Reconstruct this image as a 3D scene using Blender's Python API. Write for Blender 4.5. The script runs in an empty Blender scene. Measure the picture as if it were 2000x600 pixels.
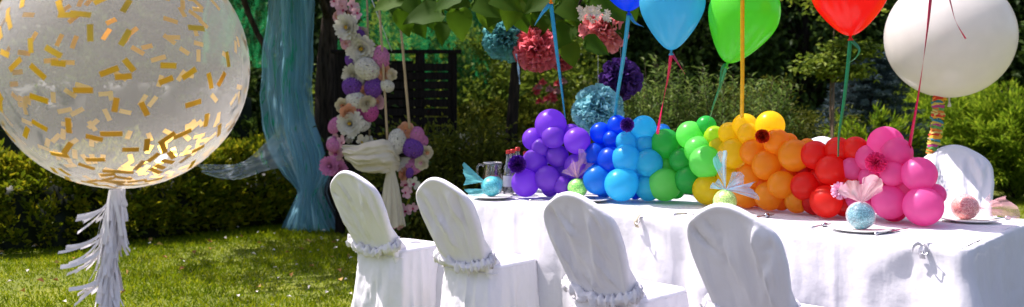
import bpy, math, random
import numpy as np
from mathutils import Vector, Matrix, noise, Euler

random.seed(7); rng = np.random.default_rng(7)
PI = math.pi
H = 1.3; F = 1800.0; YH = 215.0
sc = bpy.context.scene
COL = sc.collection

# ------------------------------------------------------------------ helpers
def at(px, py, D):
    """where the photo shows something D metres away"""
    return Vector(((px - 1000) / F * D, D, H + (YH - py) / F * D))

def smooth(me, on=True):
    me.polygons.foreach_set('use_smooth', [on] * len(me.polygons))

def link_mesh(name, verts, faces, mat, parent=None, sm=True, loc=None):
    me = bpy.data.meshes.new(name)
    me.from_pydata([tuple(v) for v in verts], [], faces)
    me.update()
    if sm: smooth(me)
    o = bpy.data.objects.new(name, me)
    if mat: me.materials.append(mat)
    COL.objects.link(o)
    if parent: o.parent = parent
    if loc is not None: o.location = loc
    return o

def fast_mesh(name, V, quads, mat, parent=None, sm=False):
    """V (n,3) array, quads (m,k) int array with k = 3 or 4"""
    me = bpy.data.meshes.new(name)
    m, k = quads.shape
    me.vertices.add(len(V)); me.vertices.foreach_set('co', V.astype(np.float32).ravel())
    me.loops.add(m * k); me.loops.foreach_set('vertex_index', quads.astype(np.int32).ravel())
    me.polygons.add(m)
    me.polygons.foreach_set('loop_start', np.arange(0, m * k, k, dtype=np.int32))
    me.polygons.foreach_set('loop_total', np.full(m, k, dtype=np.int32))
    me.polygons.foreach_set('use_smooth', np.full(m, sm, dtype=bool))
    me.update(calc_edges=True)
    o = bpy.data.objects.new(name, me)
    if mat: me.materials.append(mat)
    COL.objects.link(o)
    if parent: o.parent = parent
    return o

def empty(name, loc=(0, 0, 0), rz=0, s=1):
    o = bpy.data.objects.new(name, None); COL.objects.link(o)
    o.location = loc; o.rotation_euler = (0, 0, rz); o.scale = (s, s, s)
    o.empty_display_size = .1
    return o

def tag(o, label=None, cat=None, group=None, kind=None):
    if label: o['label'] = label
    if cat: o['category'] = cat
    if group: o['group'] = group
    if kind: o['kind'] = kind
    return o

def copy_tree(o, parent=None):
    c = o.copy(); COL.objects.link(c)
    c.parent = parent
    for ch in list(o.children):
        copy_tree(ch, c)
    return c

def fbm(x, y, z=0.0, oct=3):
    a = 1; s = 0; f = 1
    for _ in range(oct):
        s += a * noise.noise(Vector((x * f, y * f, z * f))); a *= .5; f *= 2
    return s

class MB:
    def __init__(s): s.v = []; s.f = []
    def add(s, vs, fs):
        o = len(s.v); s.v += [tuple(v) for v in vs]; s.f += [tuple(i + o for i in f) for f in fs]
    def box(s, c, d, rot=None):
        c = Vector(c); hx, hy, hz = d[0] / 2, d[1] / 2, d[2] / 2
        vs = [Vector((x, y, z)) for x in (-hx, hx) for y in (-hy, hy) for z in (-hz, hz)]
        if rot: vs = [rot @ v for v in vs]
        s.add([c + v for v in vs], [(0, 1, 3, 2), (4, 6, 7, 5), (0, 4, 5, 1), (2, 3, 7, 6), (0, 2, 6, 4), (1, 5, 7, 3)])
    def tube(s, pts, rs, n=8, cap=True):
        pts = [Vector(p) for p in pts]
        if not hasattr(rs, '__len__'): rs = [rs] * len(pts)
        vs = []; fs = []
        ref = Vector((0.13, 0.9, 0.31)).normalized()
        for i, p in enumerate(pts):
            t = (pts[min(i + 1, len(pts) - 1)] - pts[max(i - 1, 0)]).normalized()
            a = t.cross(ref)
            if a.length < .05: a = t.cross(Vector((1, 0, 0)))
            a.normalize(); b = t.cross(a)
            for k in range(n):
                q = 2 * PI * k / n
                vs.append(p + (a * math.cos(q) + b * math.sin(q)) * rs[i])
        for i in range(len(pts) - 1):
            for k in range(n):
                fs.append((i * n + k, i * n + (k + 1) % n, (i + 1) * n + (k + 1) % n, (i + 1) * n + k))
        if cap:
            fs.append(tuple(range(n))[::-1]); fs.append(tuple((len(pts) - 1) * n + k for k in range(n)))
        s.add(vs, fs)
    def lathe(s, prof, c=(0, 0, 0), n=32, mat=None):
        c = Vector(c); vs = []; fs = []
        for r, z in prof:
            for k in range(n):
                q = 2 * PI * k / n
                v = Vector((r * math.cos(q), r * math.sin(q), z))
                if mat: v = mat @ v
                vs.append(c + v)
        for i in range(len(prof) - 1):
            for k in range(n):
                fs.append((i * n + k, i * n + (k + 1) % n, (i + 1) * n + (k + 1) % n, (i + 1) * n + k))
        s.add(vs, fs)
    def strip(s, pts, sides, th=.0006):
        """a thin ribbon: centre points, side vectors (half width), a little thickness"""
        vs = []; fs = []; n = len(pts)
        for i, (p, w) in enumerate(zip(pts, sides)):
            p = Vector(p); w = Vector(w)
            t = Vector(pts[min(i + 1, n - 1)]) - Vector(pts[max(i - 1, 0)])
            nn = t.cross(w)
            nn = nn.normalized() * th if nn.length > 1e-9 else Vector((0, th, 0))
            vs += [p - w + nn, p + w + nn, p + w - nn, p - w - nn]
        for i in range(n - 1):
            a = i * 4; b = a + 4
            for k in range(4):
                fs.append((a + k, a + (k + 1) % 4, b + (k + 1) % 4, b + k))
        fs.append((0, 3, 2, 1)); fs.append(((n - 1) * 4, (n - 1) * 4 + 1, (n - 1) * 4 + 2, (n - 1) * 4 + 3))
        s.add(vs, fs)
    def grid(s, nu, nv, fn, closed=False):
        vs = [fn(i / (nu - (0 if closed else 1)), j / (nv - 1)) for j in range(nv) for i in range(nu)]
        fs = []
        for j in range(nv - 1):
            for i in range(nu if closed else nu - 1):
                k = (i + 1) % nu
                fs.append((j * nu + i, j * nu + k, (j + 1) * nu + k, (j + 1) * nu + i))
        s.add(vs, fs)
    def build(s, name, mat, parent=None, sm=True, loc=None):
        return link_mesh(name, s.v, s.f, mat, parent, sm, loc)

def bez(pts, n):
    """Catmull-Rom through pts"""
    P = [Vector(p) for p in pts]; P = [2 * P[0] - P[1]] + P + [2 * P[-1] - P[-2]]
    out = []; m = len(P) - 3
    for i in range(n):
        t = i / (n - 1) * m; k = min(int(t), m - 1); t -= k
        a, b, c, d = P[k:k + 4]
        out.append(.5 * ((2 * b) + (c - a) * t + (2 * a - 5 * b + 4 * c - d) * t * t + (3 * b - a - 3 * c + d) * t ** 3))
    return out

def interp(x, xs, ys):
    return float(np.interp(x, xs, ys))

# ------------------------------------------------------------------ materials
def new_mat(name):
    m = bpy.data.materials.new(name); m.use_nodes = True
    nt = m.node_tree
    return m, nt, nt.nodes['Principled BSDF'], nt.nodes['Material Output']

def N(nt, t, **kw):
    n = nt.nodes.new(t)
    for k, v in kw.items(): setattr(n, k, v)
    return n

def ramp(nt, fac, stops):
    r = N(nt, 'ShaderNodeValToRGB'); nt.links.new(fac, r.inputs[0])
    els = r.color_ramp.elements
    while len(els) > 1: els.remove(els[0])
    els[0].position = stops[0][0]; els[0].color = (*stops[0][1], 1)
    for p, c in stops[1:]:
        e = els.new(p); e.color = (*c, 1)
    return r.outputs[0]

def add_bump(nt, b, scale, strength, detail=4, dist=.02, tex='noise'):
    n = N(nt, 'ShaderNodeTexNoise'); n.inputs['Scale'].default_value = scale; n.inputs['Detail'].default_value = detail
    tc = N(nt, 'ShaderNodeTexCoord'); nt.links.new(tc.outputs['Object'], n.inputs['Vector'])
    bp = N(nt, 'ShaderNodeBump'); bp.inputs['Strength'].default_value = strength; bp.inputs['Distance'].default_value = dist
    nt.links.new(n.outputs[0], bp.inputs['Height']); nt.links.new(bp.outputs[0], b.inputs['Normal'])
    return n, bp

def fabric(name, col, rough=.85, bump=.25, scale=60, trans=.0, var=.06):
    m, nt, b, out = new_mat(name)
    b.inputs['Roughness'].default_value = rough
    n = N(nt, 'ShaderNodeTexNoise'); n.inputs['Scale'].default_value = 7; n.inputs['Detail'].default_value = 6
    tc = N(nt, 'ShaderNodeTexCoord'); nt.links.new(tc.outputs['Object'], n.inputs['Vector'])
    c2 = tuple(max(0, c * (1 - var * 2)) for c in col)
    c = ramp(nt, n.outputs[0], [(.3, c2), (.65, col)])
    nt.links.new(c, b.inputs['Base Color'])
    n2 = N(nt, 'ShaderNodeTexNoise'); n2.inputs['Scale'].default_value = scale; n2.inputs['Detail'].default_value = 5
    nt.links.new(tc.outputs['Object'], n2.inputs['Vector'])
    bp = N(nt, 'ShaderNodeBump'); bp.inputs['Strength'].default_value = bump; bp.inputs['Distance'].default_value = .01
    nt.links.new(n2.outputs[0], bp.inputs['Height']); nt.links.new(bp.outputs[0], b.inputs['Normal'])
    b.inputs['Sheen Weight'].default_value = .15
    if trans:
        t = N(nt, 'ShaderNodeBsdfTranslucent'); nt.links.new(c, t.inputs[0])
        mx = N(nt, 'ShaderNodeMixShader'); mx.inputs[0].default_value = trans
        nt.links.new(b.outputs[0], mx.inputs[1]); nt.links.new(t.outputs[0], mx.inputs[2])
        nt.links.new(mx.outputs[0], out.inputs[0])
    return m

def leafmat(name, stops, trans=.3, rough=.55, spec=.16):
    m, nt, b, out = new_mat(name)
    g = N(nt, 'ShaderNodeNewGeometry')
    n = N(nt, 'ShaderNodeTexNoise'); n.inputs['Scale'].default_value = 2.2; n.inputs['Detail'].default_value = 2
    tc = N(nt, 'ShaderNodeTexCoord'); nt.links.new(tc.outputs['Object'], n.inputs['Vector'])
    ma = N(nt, 'ShaderNodeMath', operation='MULTIPLY_ADD'); nt.links.new(g.outputs['Random Per Island'], ma.inputs[0])
    ma.inputs[1].default_value = .55
    mm = N(nt, 'ShaderNodeMath', operation='MULTIPLY'); nt.links.new(n.outputs[0], mm.inputs[0]); mm.inputs[1].default_value = .5
    nt.links.new(mm.outputs[0], ma.inputs[2])
    c = ramp(nt, ma.outputs[0], stops)
    nt.links.new(c, b.inputs['Base Color'])
    b.inputs['Roughness'].default_value = rough; b.inputs['Specular IOR Level'].default_value = spec
    t = N(nt, 'ShaderNodeBsdfTranslucent'); nt.links.new(c, t.inputs[0])
    mx = N(nt, 'ShaderNodeMixShader'); mx.inputs[0].default_value = trans
    nt.links.new(b.outputs[0], mx.inputs[1]); nt.links.new(t.outputs[0], mx.inputs[2])
    nt.links.new(mx.outputs[0], out.inputs[0])
    return m

def latex(name, col, trans=.68, rough=.3, clear=.0):
    m, nt, b, out = new_mat(name)
    lw = N(nt, 'ShaderNodeLayerWeight'); lw.inputs['Blend'].default_value = .35
    n = N(nt, 'ShaderNodeTexNoise'); n.inputs['Scale'].default_value = 9; n.inputs['Detail'].default_value = 3
    tc = N(nt, 'ShaderNodeTexCoord'); nt.links.new(tc.outputs['Object'], n.inputs['Vector'])
    c = ramp(nt, n.outputs[0], [(.3, tuple(x * .94 for x in col)), (.7, col)])
    nt.links.new(c, b.inputs['Base Color'])
    b.inputs['Roughness'].default_value = rough
    b.inputs['Specular IOR Level'].default_value = .45
    t = N(nt, 'ShaderNodeBsdfTranslucent'); nt.links.new(c, t.inputs[0])
    mx = N(nt, 'ShaderNodeMixShader'); mx.inputs[0].default_value = trans
    nt.links.new(b.outputs[0], mx.inputs[1]); nt.links.new(t.outputs[0], mx.inputs[2])
    nt.links.new(mx.outputs[0], out.inputs[0])
    return m

def tulle(name, col, opac=.5, weave=900, metal=0.0):
    m, nt, b, out = new_mat(name)
    b.inputs['Base Color'].default_value = (*col, 1); b.inputs['Roughness'].default_value = .55
    t = N(nt, 'ShaderNodeBsdfTranslucent'); t.inputs[0].default_value = (*col, 1)
    a = N(nt, 'ShaderNodeMixShader'); a.inputs[0].default_value = .4
    nt.links.new(b.outputs[0], a.inputs[1]); nt.links.new(t.outputs[0], a.inputs[2])
    tr = N(nt, 'ShaderNodeBsdfTransparent')
    mx = N(nt, 'ShaderNodeMixShader')
    lw = N(nt, 'ShaderNodeLayerWeight'); lw.inputs['Blend'].default_value = .4
    r = N(nt, 'ShaderNodeMapRange'); nt.links.new(lw.outputs['Facing'], r.inputs[0])
    r.inputs[3].default_value = opac; r.inputs[4].default_value = min(1, opac + .4)
    nt.links.new(r.outputs[0], mx.inputs[0])
    nt.links.new(tr.outputs[0], mx.inputs[1]); nt.links.new(a.outputs[0], mx.inputs[2])
    nt.links.new(mx.outputs[0], out.inputs[0])
    return m

def plain(name, col, rough=.5, metal=0, spec=.5, bump=0, scale=30):
    m, nt, b, out = new_mat(name)
    b.inputs['Base Color'].default_value = (*col, 1); b.inputs['Roughness'].default_value = rough
    b.inputs['Metallic'].default_value = metal; b.inputs['Specular IOR Level'].default_value = spec
    n = N(nt, 'ShaderNodeTexNoise'); n.inputs['Scale'].default_value = scale; n.inputs['Detail'].default_value = 4
    tc = N(nt, 'ShaderNodeTexCoord'); nt.links.new(tc.outputs['Object'], n.inputs['Vector'])
    c = ramp(nt, n.outputs[0], [(.3, tuple(x * .8 for x in col)), (.7, col)])
    nt.links.new(c, b.inputs['Base Color'])
    if bump:
        bp = N(nt, 'ShaderNodeBump'); bp.inputs['Strength'].default_value = bump; bp.inputs['Distance'].default_value = .01
        nt.links.new(n.outputs[0], bp.inputs['Height']); nt.links.new(bp.outputs[0], b.inputs['Normal'])
    return m

def glass(name, col=(1, 1, 1), rough=.02):
    m, nt, b, out = new_mat(name)
    tr = N(nt, 'ShaderNodeBsdfTransparent'); tr.inputs[0].default_value = (*[c * .93 for c in col], 1)
    gl = N(nt, 'ShaderNodeBsdfGlossy'); gl.inputs['Roughness'].default_value = rough
    lw = N(nt, 'ShaderNodeLayerWeight'); lw.inputs['Blend'].default_value = .3
    r = N(nt, 'ShaderNodeMapRange'); nt.links.new(lw.outputs['Fresnel'], r.inputs[0]); r.inputs[3].default_value = .06; r.inputs[4].default_value = .8
    mx = N(nt, 'ShaderNodeMixShader'); nt.links.new(r.outputs[0], mx.inputs[0])
    nt.links.new(tr.outputs[0], mx.inputs[1]); nt.links.new(gl.outputs[0], mx.inputs[2])
    nt.links.new(mx.outputs[0], out.inputs[0])
    return m

def barkmat(name, a, b_):
    m, nt, b, out = new_mat(name)
    w = N(nt, 'ShaderNodeTexNoise'); w.inputs['Scale'].default_value = 14; w.inputs['Detail'].default_value = 6
    mp = N(nt, 'ShaderNodeMapping'); mp.inputs['Scale'].default_value = (3, 3, .4)
    tc = N(nt, 'ShaderNodeTexCoord'); nt.links.new(tc.outputs['Object'], mp.inputs[0]); nt.links.new(mp.outputs[0], w.inputs['Vector'])
    c = ramp(nt, w.outputs[0], [(.35, a), (.65, b_)]); nt.links.new(c, b.inputs['Base Color'])
    b.inputs['Roughness'].default_value = .9; b.inputs['Specular IOR Level'].default_value = .12
    bp = N(nt, 'ShaderNodeBump'); bp.inputs['Strength'].default_value = .8; bp.inputs['Distance'].default_value = .02
    nt.links.new(w.outputs[0], bp.inputs['Height']); nt.links.new(bp.outputs[0], b.inputs['Normal'])
    return m

M = {}
M['white_cloth'] = fabric('white_cloth', (.69, .685, .71), bump=.18, scale=35, trans=.08, var=.01)
M['chair_cloth'] = fabric('chair_cloth', (.78, .765, .80), rough=.75, bump=.35, scale=22, trans=.05, var=.015)
def crease(m, amt):
    nt = m.node_tree; b = nt.nodes['Principled BSDF']; old = b.inputs['Normal'].links[0].from_node
    tc = N(nt, 'ShaderNodeTexCoord'); prev = old.outputs[0]
    for rot, sc_, st in ((.35, (7, 7, 1.3), amt), (-.5, (11, 11, 2.4), amt * .6), (.05, (16, 16, 1.6), amt * .6)):
        mp = N(nt, 'ShaderNodeMapping'); mp.inputs['Scale'].default_value = sc_; mp.inputs['Rotation'].default_value = (0, rot, 0)
        n = N(nt, 'ShaderNodeTexNoise'); n.inputs['Scale'].default_value = 1; n.inputs['Detail'].default_value = 2; n.inputs['Distortion'].default_value = .7
        nt.links.new(tc.outputs['Object'], mp.inputs[0]); nt.links.new(mp.outputs[0], n.inputs['Vector'])
        bp = N(nt, 'ShaderNodeBump'); bp.inputs['Strength'].default_value = st; bp.inputs['Distance'].default_value = .05
        nt.links.new(n.outputs[0], bp.inputs['Height']); nt.links.new(prev, bp.inputs['Normal']); prev = bp.outputs[0]
    nt.links.new(prev, b.inputs['Normal'])
crease(M['chair_cloth'], .10); crease(M['white_cloth'], .10)
M['ruffle'] = fabric('ruffle_cloth', (.78, .76, .79), bump=.4, scale=70, trans=.1, var=.02)
M['cream'] = fabric('cream_cloth', (.62, .55, .40), bump=.3, scale=30, trans=.15)
M['bark'] = barkmat('bark', (.018, .012, .008), (.07, .05, .035))
M['dark_bark'] = barkmat('dark_bark', (.008, .007, .006), (.03, .022, .018))
M['stake'] = barkmat('stake_wood', (.10, .07, .045), (.2, .14, .09))
M['dark_wood'] = barkmat('dark_wood', (.006, .005, .005), (.016, .012, .011))
M['rope'] = fabric('rope', (.42, .30, .16), bump=.8, scale=150)
M['porcelain'] = plain('porcelain', (.86, .85, .81), rough=.15)
M['steel'] = plain('steel', (.55, .55, .56), rough=.22, metal=1)
M['glass'] = glass('clear_glass')
M['juice'] = plain('cherry_juice', (.16, .015, .02), rough=.1)
M['water'] = glass('water', (.92, .95, .96))
M['red_cap'] = plain('red_cap', (.7, .03, .02), rough=.35)
M['paper_white'] = fabric('paper_white', (.86, .83, .83), bump=.2, trans=.25, var=.02)
M['string'] = fabric('string', (.7, .7, .7))

# ------------------------------------------------------------------ camera, light, world
cam = bpy.data.cameras.new('camera'); co = bpy.data.objects.new('camera', cam); COL.objects.link(co)
co.location = (0, 0, H); co.rotation_euler = (PI / 2, 0, 0)
cam.lens = 36 * F / 2000; cam.sensor_width = 36; cam.shift_y = -(300 - YH) / 2000
cam.clip_end = 500
cam.dof.use_dof = True; cam.dof.focus_distance = 4.6; cam.dof.aperture_fstop = 2.2
sc.camera = co

SD = Vector((-.90, .40, 0)).normalized(); EL = math.radians(60)
sd = Vector((SD.x * math.cos(EL), SD.y * math.cos(EL), math.sin(EL)))
sl = bpy.data.lights.new('sun', 'SUN'); sl.energy = 4.9; sl.angle = math.radians(.5); sl.color = (1, .955, .88)
so = bpy.data.objects.new('sun', sl); COL.objects.link(so)
so.rotation_euler = sd.to_track_quat('Z', 'Y').to_euler(); so.location = (-4, 2, 9)
w = bpy.data.worlds.new('World'); sc.world = w; w.use_nodes = True
nt = w.node_tree; bg = nt.nodes['Background']
sky = N(nt, 'ShaderNodeTexSky', sky_type='NISHITA'); sky.sun_disc = False
sky.sun_elevation = EL; sky.sun_rotation = math.atan2(SD.x, SD.y); sky.dust_density = 3; sky.ozone_density = .6
nt.links.new(sky.outputs[0], bg.inputs[0]); bg.inputs[1].default_value = .125
sc.view_settings.view_transform = 'Standard'; sc.view_settings.look = 'None'; sc.view_settings.gamma = 1
sc.view_settings.exposure = .88
sc.view_settings.use_white_balance = True; sc.view_settings.white_balance_temperature = 6350; sc.view_settings.white_balance_tint = 21
sc.cycles.max_bounces = 10; sc.cycles.transparent_max_bounces = 24; sc.cycles.diffuse_bounces = 6
sc.cycles.transmission_bounces = 6; sc.cycles.sample_clamp_indirect = 6
sc.cycles.caustics_reflective = False; sc.cycles.caustics_refractive = False
sc.cycles.use_denoising = True

# ------------------------------------------------------------------ foliage tools
def unit(a): return a / (np.linalg.norm(a, axis=1, keepdims=True) + 1e-9)

def leaf_arrays(P, Dr, Nn, L, W, fold=.25):
    """diamond leaves: P base points, Dr direction, Nn normal; L, W arrays or numbers"""
    n = len(P)
    Dr = unit(Dr); S = unit(np.cross(Dr, Nn)); U = np.cross(S, Dr)
    L = np.broadcast_to(np.asarray(L, float).reshape(-1, 1), (n, 1)); W = np.broadcast_to(np.asarray(W, float).reshape(-1, 1), (n, 1))
    mid = P + Dr * L * .45
    V = np.stack([P, mid + S * W / 2 + U * W * fold, P + Dr * L - U * L * .12, mid - S * W / 2 + U * W * fold], 1).reshape(-1, 3)
    Q = (np.arange(n)[:, None] * 4 + np.array([[0, 1, 2, 3]]))
    return V, Q

def clump_pts(n, c, rad, K, cr, shell=.55, noise_amp=.25, flat=1.0):
    """points gathered in K clumps in an ellipsoid's outer volume"""
    c = np.array(c, float); rad = np.array(rad, float)
    d = unit(rng.normal(size=(K, 3)))
    rr = shell + (1 - shell) * rng.random((K, 1)) ** .6
    rr *= 1 + noise_amp * (rng.random((K, 1)) - .5) * 2
    C = c + d * rr * rad
    idx = rng.integers(0, K, n)
    sz = cr * (.5 + rng.random(K))
    off = rng.normal(size=(n, 3)) * sz[idx][:, None] * .5
    off[:, 2] *= flat
    P = C[idx] + off
    out = unit((P - c) / rad) * .6 + unit(off + 1e-6) * .6
    return P, out, C

def crown(name, c, rad, n, L, W, mat, parent, K=60, cr=.4, shell=.5, up=.6, flat=.7, na=.25, zmin=.05, droop=.0):
    P, out, C = clump_pts(n, c, rad, K, cr, shell, na, flat)
    keep = P[:, 2] > zmin; P = P[keep]; out = out[keep]
    k = len(P)
    Dr = out + rng.normal(size=(k, 3)) * .6; Dr[:, 2] -= droop
    Nn = rng.normal(size=(k, 3)) * .6; Nn[:, 2] += up; Nn += out * .3
    V, Q = leaf_arrays(P, Dr, Nn, L * (.6 + .8 * rng.random(k)), W * (.7 + .6 * rng.random(k)))
    o = fast_mesh(name, V, Q, mat, parent)
    return o, C

def limbs(root, tips, r0, mat, parent, name='limb', n=None):
    mb = MB(); root = Vector(root)
    for t in tips:
        t = Vector(t); mid = (root + t) / 2 + Vector((random.uniform(-.1, .1), random.uniform(-.1, .1), random.uniform(0, .25))) * (t - root).length
        mb.tube(bez([root, mid, t], 7), [r0, r0 * .8, r0 * .65, r0 * .5, r0 * .35, r0 * .22, r0 * .1], 6)
    return mb.build(name, mat, parent)

def shoots(n_shoot, base_c, base_r, hts, n_leaf, L, W, spread, up=1.2):
    """upright leafy stems (for shrubs): list of stem curves and leaf arrays"""
    P = []; Dr = []; Nn = []; stems = []
    for _ in range(n_shoot):
        a = random.uniform(0, 2 * PI); r = math.sqrt(random.random())
        b = Vector((base_c[0] + base_r[0] * r * math.cos(a), base_c[1] + base_r[1] * r * math.sin(a), 0))
        h = random.uniform(*hts) * (1 - .35 * r * r)
        lean = Vector((math.cos(a) * spread * r + random.uniform(-.1, .1), math.sin(a) * spread * r + random.uniform(-.1, .1), 0))
        tip = b + Vector((0, 0, h)) + lean * h
        stems.append((b, b + Vector((0, 0, h * .5)) + lean * h * .3, tip))
        for k in range(n_leaf):
            t = .15 + .85 * (k / n_leaf)
            p = b.lerp(tip, t) + Vector((0, 0, 0)) + lean * h * (t * t - t) * .4
            q = k * 2.4 + random.random()
            d = Vector((math.cos(q), math.sin(q), random.uniform(.2, up)))
            P.append(p); Dr.append(d); Nn.append(Vector((-math.cos(q) * .8, -math.sin(q) * .8, 1)))
    P = np.array(P); Dr = np.array(Dr); Nn = np.array(Nn)
    k = len(P)
    V, Q = leaf_arrays(P, Dr, Nn + rng.normal(size=(k, 3)) * .3, L * (.6 + .7 * rng.random(k)), W * (.7 + .6 * rng.random(k)))
    return V, Q, stems

G = {}
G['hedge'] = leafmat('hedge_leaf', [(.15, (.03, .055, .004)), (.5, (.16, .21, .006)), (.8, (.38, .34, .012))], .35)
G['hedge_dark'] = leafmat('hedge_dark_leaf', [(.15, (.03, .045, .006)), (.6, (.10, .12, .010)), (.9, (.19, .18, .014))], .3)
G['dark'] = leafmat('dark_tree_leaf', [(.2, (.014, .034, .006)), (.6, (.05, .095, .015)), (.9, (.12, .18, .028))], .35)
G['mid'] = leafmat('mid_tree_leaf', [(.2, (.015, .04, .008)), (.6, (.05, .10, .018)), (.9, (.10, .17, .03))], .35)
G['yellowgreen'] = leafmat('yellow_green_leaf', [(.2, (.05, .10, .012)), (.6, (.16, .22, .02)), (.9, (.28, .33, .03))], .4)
G['willow'] = leafmat('narrow_leaf', [(.2, (.035, .08, .012)), (.6, (.11, .18, .03)), (.9, (.24, .30, .07))], .4)
G['juniper'] = leafmat('juniper_needle', [(.2, (.07, .15, .008)), (.55, (.22, .34, .015)), (.9, (.40, .48, .03))], .5)
G['spruce'] = leafmat('blue_needle', [(.2, (.02, .04, .04)), (.6, (.06, .10, .11)), (.9, (.12, .17, .18))], .1)
G['catalpa'] = leafmat('broad_leaf', [(.1, (.025, .07, .002)), (.5, (.04, .10, .003)), (.9, (.08, .155, .006))], .5, rough=.65, spec=.12)
G['grass'] = leafmat('grass_blade', [(.2, (.07, .13, .002)), (.5, (.17, .24, .003)), (.85, (.36, .38, .008))], .5, spec=.05)

# ------------------------------------------------------------------ ground
def ground_mat():
    m, nt, b, out = new_mat('lawn_soil')
    tc = N(nt, 'ShaderNodeTexCoord')
    n = N(nt, 'ShaderNodeTexNoise'); n.inputs['Scale'].default_value = 1.3; n.inputs['Detail'].default_value = 5
    n2 = N(nt, 'ShaderNodeTexNoise'); n2.inputs['Scale'].default_value = 40; n2.inputs['Detail'].default_value = 6
    nt.links.new(tc.outputs['Object'], n.inputs['Vector']); nt.links.new(tc.outputs['Object'], n2.inputs['Vector'])
    a = N(nt, 'ShaderNodeMath', operation='ADD'); nt.links.new(n.outputs[0], a.inputs[0]); nt.links.new(n2.outputs[0], a.inputs[1])
    h = N(nt, 'ShaderNodeMath', operation='MULTIPLY'); nt.links.new(a.outputs[0], h.inputs[0]); h.inputs[1].default_value = .5
    c = ramp(nt, h.outputs[0], [(.3, (.06, .07, .004)), (.5, (.12, .15, .004)), (.7, (.20, .20, .008))])
    nt.links.new(c, b.inputs['Base Color']); b.inputs['Roughness'].default_value = .95
    bp = N(nt, 'ShaderNodeBump'); bp.inputs['Strength'].default_value = .6; bp.inputs['Distance'].default_value = .03
    nt.links.new(n2.outputs[0], bp.inputs['Height']); nt.links.new(bp.outputs[0], b.inputs['Normal'])
    return m
mb = MB()
mb.grid(40, 40, lambda u, v: Vector(((u - .5) * 240, -40 + v * 260, -.004)))
tag(mb.build('ground', ground_mat()), 'lawn ground reaching under the hedges and trees', kind='structure')

def bounce_slab():  # grey slab added out of view, keeps light bounced onto chair backs neutral
    m, nt, b, out = new_mat('grey_bounce_slab')
    tc = N(nt, 'ShaderNodeTexCoord'); br = N(nt, 'ShaderNodeTexBrick'); nt.links.new(tc.outputs['Object'], br.inputs['Vector'])
    br.inputs['Scale'].default_value = 2.2; br.inputs['Color1'].default_value = (.10, .097, .097, 1); br.inputs['Color2'].default_value = (.13, .125, .125, 1); br.inputs['Mortar'].default_value = (.06, .055, .05, 1); br.inputs['Mortar Size'].default_value = .012
    nt.links.new(br.outputs[0], b.inputs['Base Color']); b.inputs['Roughness'].default_value = .9
    mb = MB(); mb.box((2.2, -1.2, .002), (9.4, 11.6, .03)); tag(mb.build('path', m, sm=False), 'unseen grey slab added on the near side of the table to keep bounced light neutral', kind='structure')
bounce_slab()
def grass_blades():
    n = 150000
    X = np.concatenate([rng.uniform(-7, .6, 105000), rng.uniform(2.5, 9.5, 45000)])
    Y = np.concatenate([rng.uniform(5.4, 12, 105000), rng.uniform(7.5, 13.2, 45000)])
    P = np.stack([X, Y, np.zeros(n)], 1)
    d = rng.normal(size=(n, 3)) * .7; d[:, 2] = 1
    nrm = rng.normal(size=(n, 3)); nrm[:, 2] *= .3
    h = rng.uniform(.025, .06, n) * (1 + .5 * np.sin(X * 3.1) * np.cos(Y * 2.3))
    V, Q = leaf_arrays(P, d, nrm, h, .009, .1)
    return tag(fast_mesh('grass', V, Q, G['grass']), 'short sunlit lawn grass', kind='stuff')
grass_blades()

# fallen petals and leaves, daisies on the lawn
def litter(name, n, mats, L, lab):
    X = rng.uniform(-5, .3, n); Y = rng.uniform(6, 10, n)
    P = np.stack([X, Y, rng.uniform(.03, .055, n)], 1)
    d = rng.normal(size=(n, 3)); d[:, 2] *= .25
    nn = rng.normal(size=(n, 3)) * .35; nn[:, 2] += 1
    V, Q = leaf_arrays(P, d, nn, L * (.6 + .8 * rng.random(n)), L * .75, .3)
    tag(fast_mesh(name, V, Q, mats), lab, kind='stuff')
litter('fallen_leaves', 90, leafmat('fallen_leaf', [(.2, (.25, .10, .03)), (.6, (.40, .22, .06)), (.9, (.5, .38, .12))], .1), .06, 'orange and yellow fallen leaves on the lawn')
litter('fallen_petals', 80, leafmat('white_petal', [(.2, (.5, .45, .4)), (.8, (.75, .72, .68))], .1), .036, 'white petals scattered on the lawn')

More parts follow.
